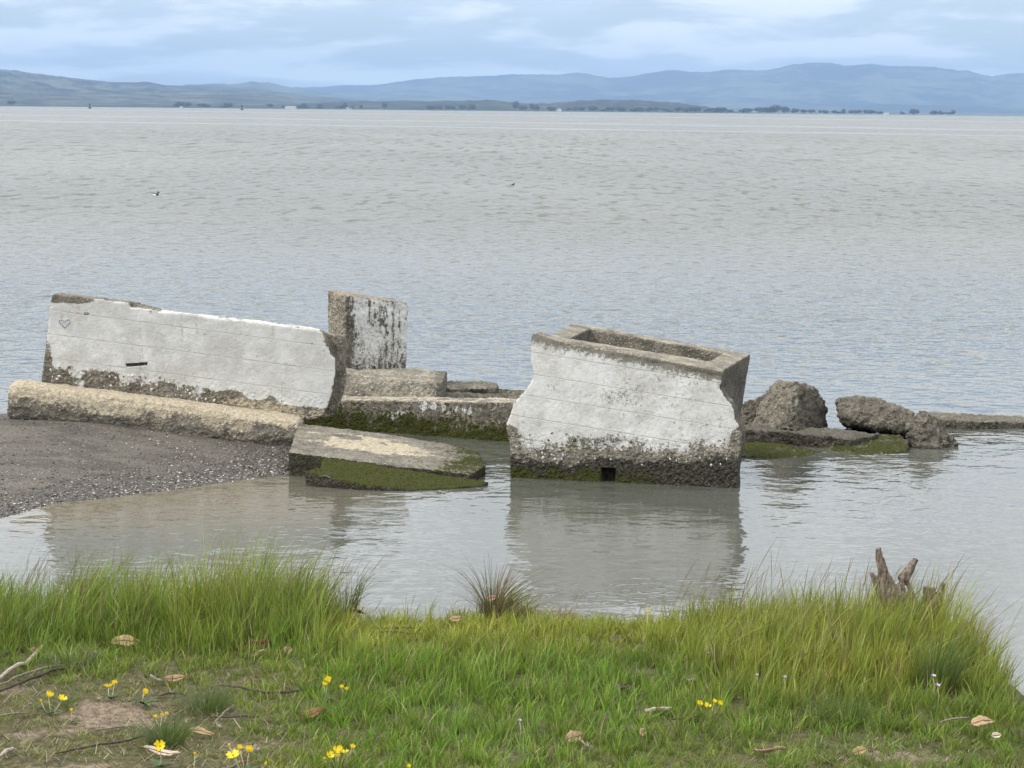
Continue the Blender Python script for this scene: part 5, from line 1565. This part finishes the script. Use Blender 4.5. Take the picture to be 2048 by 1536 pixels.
def rosette_leaf():
    nu, nv = 8, 3; V = []
    for i in range(nu):
        u = i / (nu - 1); wd = 0.30 * math.sin(math.pi * u ** 0.7) + 0.02
        for j in range(nv):
            s = j - 1; V.append((u, s * wd * 0.5, 0.22 * math.sin(u * 2.4) + 0.05 * abs(s)))
    Q = [(i * nv + j, (i + 1) * nv + j, (i + 1) * nv + j + 1, i * nv + j + 1) for i in range(nu - 1) for j in range(nv - 1)]
    me = bpy.data.meshes.new('leaf'); me.from_pydata(V, [], Q); smooth(me); me.materials.append(LEAFG); return me


ROS = rosette_leaf()


def flower_plant(heads, label, nleaf=6, leafL=0.05, seed=0, hh=0.036):
    """heads: (px, py, size px, openness 0-3)"""
    r = np.random.default_rng(seed)
    mpx = sum(h[0] for h in heads) / len(heads); mpy = max(h[1] for h in heads)
    foot = gpoint(mpx, mpy + hh * 0.97 * F_PX / 5.7, 0.0)
    root = empty('yellow_wildflower', tuple(foot))
    for (a, b, s, op) in heads:
        p = at_y(a, b, foot[1] + r.normal(0, 0.012)); loc = p - foot
        sz = s / F_PX * np.linalg.norm(p - CAM) * 0.53
        f = obj('flower', cen_me, CENT, root); f.location = tuple(loc); f.scale = (sz, sz, sz)
        f.rotation_euler = (r.normal(0.35, 0.25), r.normal(0, 0.3), r.uniform(0, 1.5))
        for k in range(4):
            pt = obj('petal', PETALS[op], YEL, f); pt.rotation_euler = (0, 0, k * math.pi / 2 + r.normal(0, .06)); pt.scale = (1, 1, 1)
        mid = np.array([loc[0] * .6 + r.normal(0, .004), loc[1] * .6, loc[2] * .45])
        st = [np.array([0, 0, -0.004]), mid, loc - np.array([0, 0, 0.08 * sz])]
        obj('stem', tube_mesh('stem', st, [0.0016, 0.0014, 0.0012], 6), STEMM, root)
    for k in range(nleaf):
        lf = obj('leaf', ROS, LEAFG, root); a = k * 2.4 + r.uniform(0, 1)
        L = 0.75 * leafL * r.uniform(.6, 1.2)
        lf.scale = (L, L, L); lf.rotation_euler = (0, r.uniform(-.25, 0.05), a); lf.location = (0, 0, 0.004)
    return tag(root, label, 'wildflower', 'yellow wildflowers on the bank')


flower_plant([(97, 1393, 20, 2), (124, 1399, 20, 1), (82, 1403, 9, 3)], 'yellow wildflower with two open blooms and a bud at the edge of bare earth', 6, .05, 1)
flower_plant([(143, 1422, 11, 3)], 'single narrow yellow bud beside the bare earth patch', 4, .035, 2, 0.035)
flower_plant([(217, 1374, 20, 1), (229, 1367, 13, 2)], 'yellow wildflower pair, one orange tinged, behind the bare earth patch', 8, .055, 3)
flower_plant([(289, 1386, 17, 2)], 'lone tilted yellow wildflower above broad green leaves', 8, .06, 4)
flower_plant([(311, 1437, 14, 3), (325, 1431, 10, 3), (334, 1430, 12, 3)], 'three closed yellow buds over the dense dark grass tuft', 3, .03, 5)
flower_plant([(320, 1492, 24, 1)], 'single open yellow wildflower over the long pale leaf', 6, .055, 6, 0.06)
flower_plant([(390, 1509, 10, 3)], 'small yellow bud on a pale bare stem near the front', 3, .03, 7, 0.06)
flower_plant([(466, 1511, 26, 0), (479, 1497, 15, 2), (498, 1503, 22, 2), (458, 1491, 7, 3), (534, 1528, 10, 3)], 'big cluster of yellow wildflowers behind the small dark red leaf', 9, .06, 8)
flower_plant([(655, 1362, 19, 2), (647, 1371, 15, 2)], 'two tall pale stemmed yellow wildflowers at the tip of the bowed stick', 4, .045, 9, 0.045)
flower_plant([(684, 1376, 13, 2), (694, 1380, 12, 2)], 'low yellow wildflower pair next to the tall pale stemmed ones', 4, .04, 10, 0.03)
flower_plant([(660, 1511, 18, 1), (671, 1502, 18, 1), (680, 1499, 16, 2), (689, 1506, 18, 1), (705, 1495, 14, 2), (675, 1514, 14, 2), (649, 1519, 9, 3)], 'fullest cluster of yellow wildflowers in the short front turf', 6, .05, 11)
flower_plant([(1398, 1409, 16, 2), (1414, 1413, 17, 1), (1428, 1405, 15, 2), (1439, 1408, 14, 2)], 'row of yellow wildflowers in turf below the tall right grass', 5, .04, 12)
flower_plant([(1296, 1225, 9, 2)], 'tiny yellow flower at the bank edge in front of the box reflection', 3, .03, 13, 0.06)
flower_plant([(818, 1534, 12, 2)], 'yellow flower barely showing in the short front turf', 3, .03, 14, 0.03)


def lilac(px, py, s, label, seed):
    p = gpoint(px, py + 45); r = np.random.default_rng(seed)
    q = at_y(px, py, p[1]); loc = q - p
    root = empty('lilac_flower', tuple(p))
    sz = s / F_PX * np.linalg.norm(q - CAM) * 0.5
    obj('stem', tube_mesh('stem', [np.array([0, 0, -.004]), loc * .55 + np.array([.004, 0, 0]), loc], [0.0014, .0012, .001], 5), STEMM, root)
    for k in range(5):
        pt = bpy.data.objects.new('petal', PETAL_L); COL.objects.link(pt); pt.parent = root
        pt.location = tuple(loc); pt.scale = (sz, sz, sz); pt.rotation_euler = (0.5, 0.1, k * 1.257)
    return tag(root, label, 'wildflower', 'lilac wildflowers in the grass')


PETAL_L = PETALS[1].copy(); PETAL_L.materials.clear(); PETAL_L.materials.append(LIL)
lilac(1866, 1352, 11, 'lilac flower, upper of the pair in the right grass', 1)
lilac(1875, 1371, 11, 'lilac flower, lower of the pair in the right grass', 2)
lilac(1513, 1350, 9, 'pale lilac flower in the right grass above the yellow row', 3)
lilac(1568, 1354, 9, 'pale lilac flower near the upright faded pink leaf', 4)
lilac(1039, 1441, 9, 'lone pale lilac flower in the short front turf', 5)

# ---- driftwood snag and stub at the bank edge
def wood_material():
    m, t, o = new_mat('driftwood')
    tcn = t.node('ShaderNodeTexCoord'); P = tcn.outputs['Object']
    g1 = t.noise(t.scalev(P, (130, 130, 14)), 1.0, 5, 0.65, 0.6); g2 = t.noise(P, 30, 4, 0.6)
    c = t.mix(t.ramp(g1, 0.35, 0.65), (0.075, 0.058, 0.045), (0.30, 0.245, 0.20))
    c = t.mix(t.ramp(g2, 0.5, 0.75, 0, 0.5), c, (0.12, 0.095, 0.075))
    principled(t, o, c, 0.9, t.bump(g1, 0.9, 0.006), 0.15)
    return m


WOOD = wood_material()
base_p = gpoint(1795, 1250)
YD = base_p[1]
def dpts(lst): return [at_y(a, b, YD + d_) - base_p for a, b, d_ in lst]
pieces = [tube(dpts([(1797, 1262, 0), (1787, 1205, 0), (1772, 1172, 0), (1765, 1140, -.01), (1759, 1112, -.01), (1756, 1096, -.01)]), [.042, .038, .030, .017, .0125, .010], 10),
          tube(dpts([(1790, 1215, 0), (1793, 1186, 0), (1806, 1160, .01), (1820, 1136, .015), (1832, 1118, .02)]), [.034, .029, .020, .015, .010], 10),
          tube(dpts([(1782, 1215, 0), (1764, 1180, -.01), (1750, 1160, -.01), (1741, 1144, -.01)]), [.030, .022, .012, .004], 8),
          tube(dpts([(1806, 1160, .01), (1818, 1170, .01), (1826, 1195, 0), (1836, 1262, 0)]), [.009, .009, .011, .015], 8),
          tube(dpts([(1800, 1262, 0), (1812, 1215, 0), (1808, 1185, 0)]), [.032, .022, .012], 8),
          tube(dpts([(1768, 1192, 0), (1788, 1184, 0), (1806, 1172, .01)]), [.022, .022, .016], 8)]
me = solid('driftwood_snag', pieces, 0.0038, 0.004, 60, 0.0014, 220, 401)
o = obj('driftwood_snag', me, WOOD); o.location = tuple(base_p)
tag(o, 'grey forked driftwood snag standing in the grass at the bank edge', 'driftwood')
pieces = [tube(dpts([(1862, 1260, .02), (1858, 1210, .02), (1850, 1172, .02)]), [.022, .018, .010], 9), tube(dpts([(1872, 1260, .02), (1872, 1215, .02), (1886, 1166, .02)]), [.022, .016, .007], 9),
          tube(dpts([(1866, 1255, .02), (1864, 1210, .02), (1866, 1176, .02)]), [.02, .017, .006], 9)]
me = solid('driftwood_stub', pieces, 0.004, 0.005, 50, 0.0014, 220, 402)
o = obj('driftwood_stub', me, WOOD); o.location = tuple(base_p)
tag(o, 'lower jagged driftwood stub beside the forked snag', 'driftwood')

# dead thatch pile by the rush tuft
tuft(1120, 1234, 130, 0.02, 0.06, 1.3, [(0.26, 0.20, 0.14), (0.16, 0.12, 0.085), (0.38, 0.32, 0.24)], 'flattened grey brown dead grass clump right of the rushes', 311, 0.05, 0.003, 'dead grass')
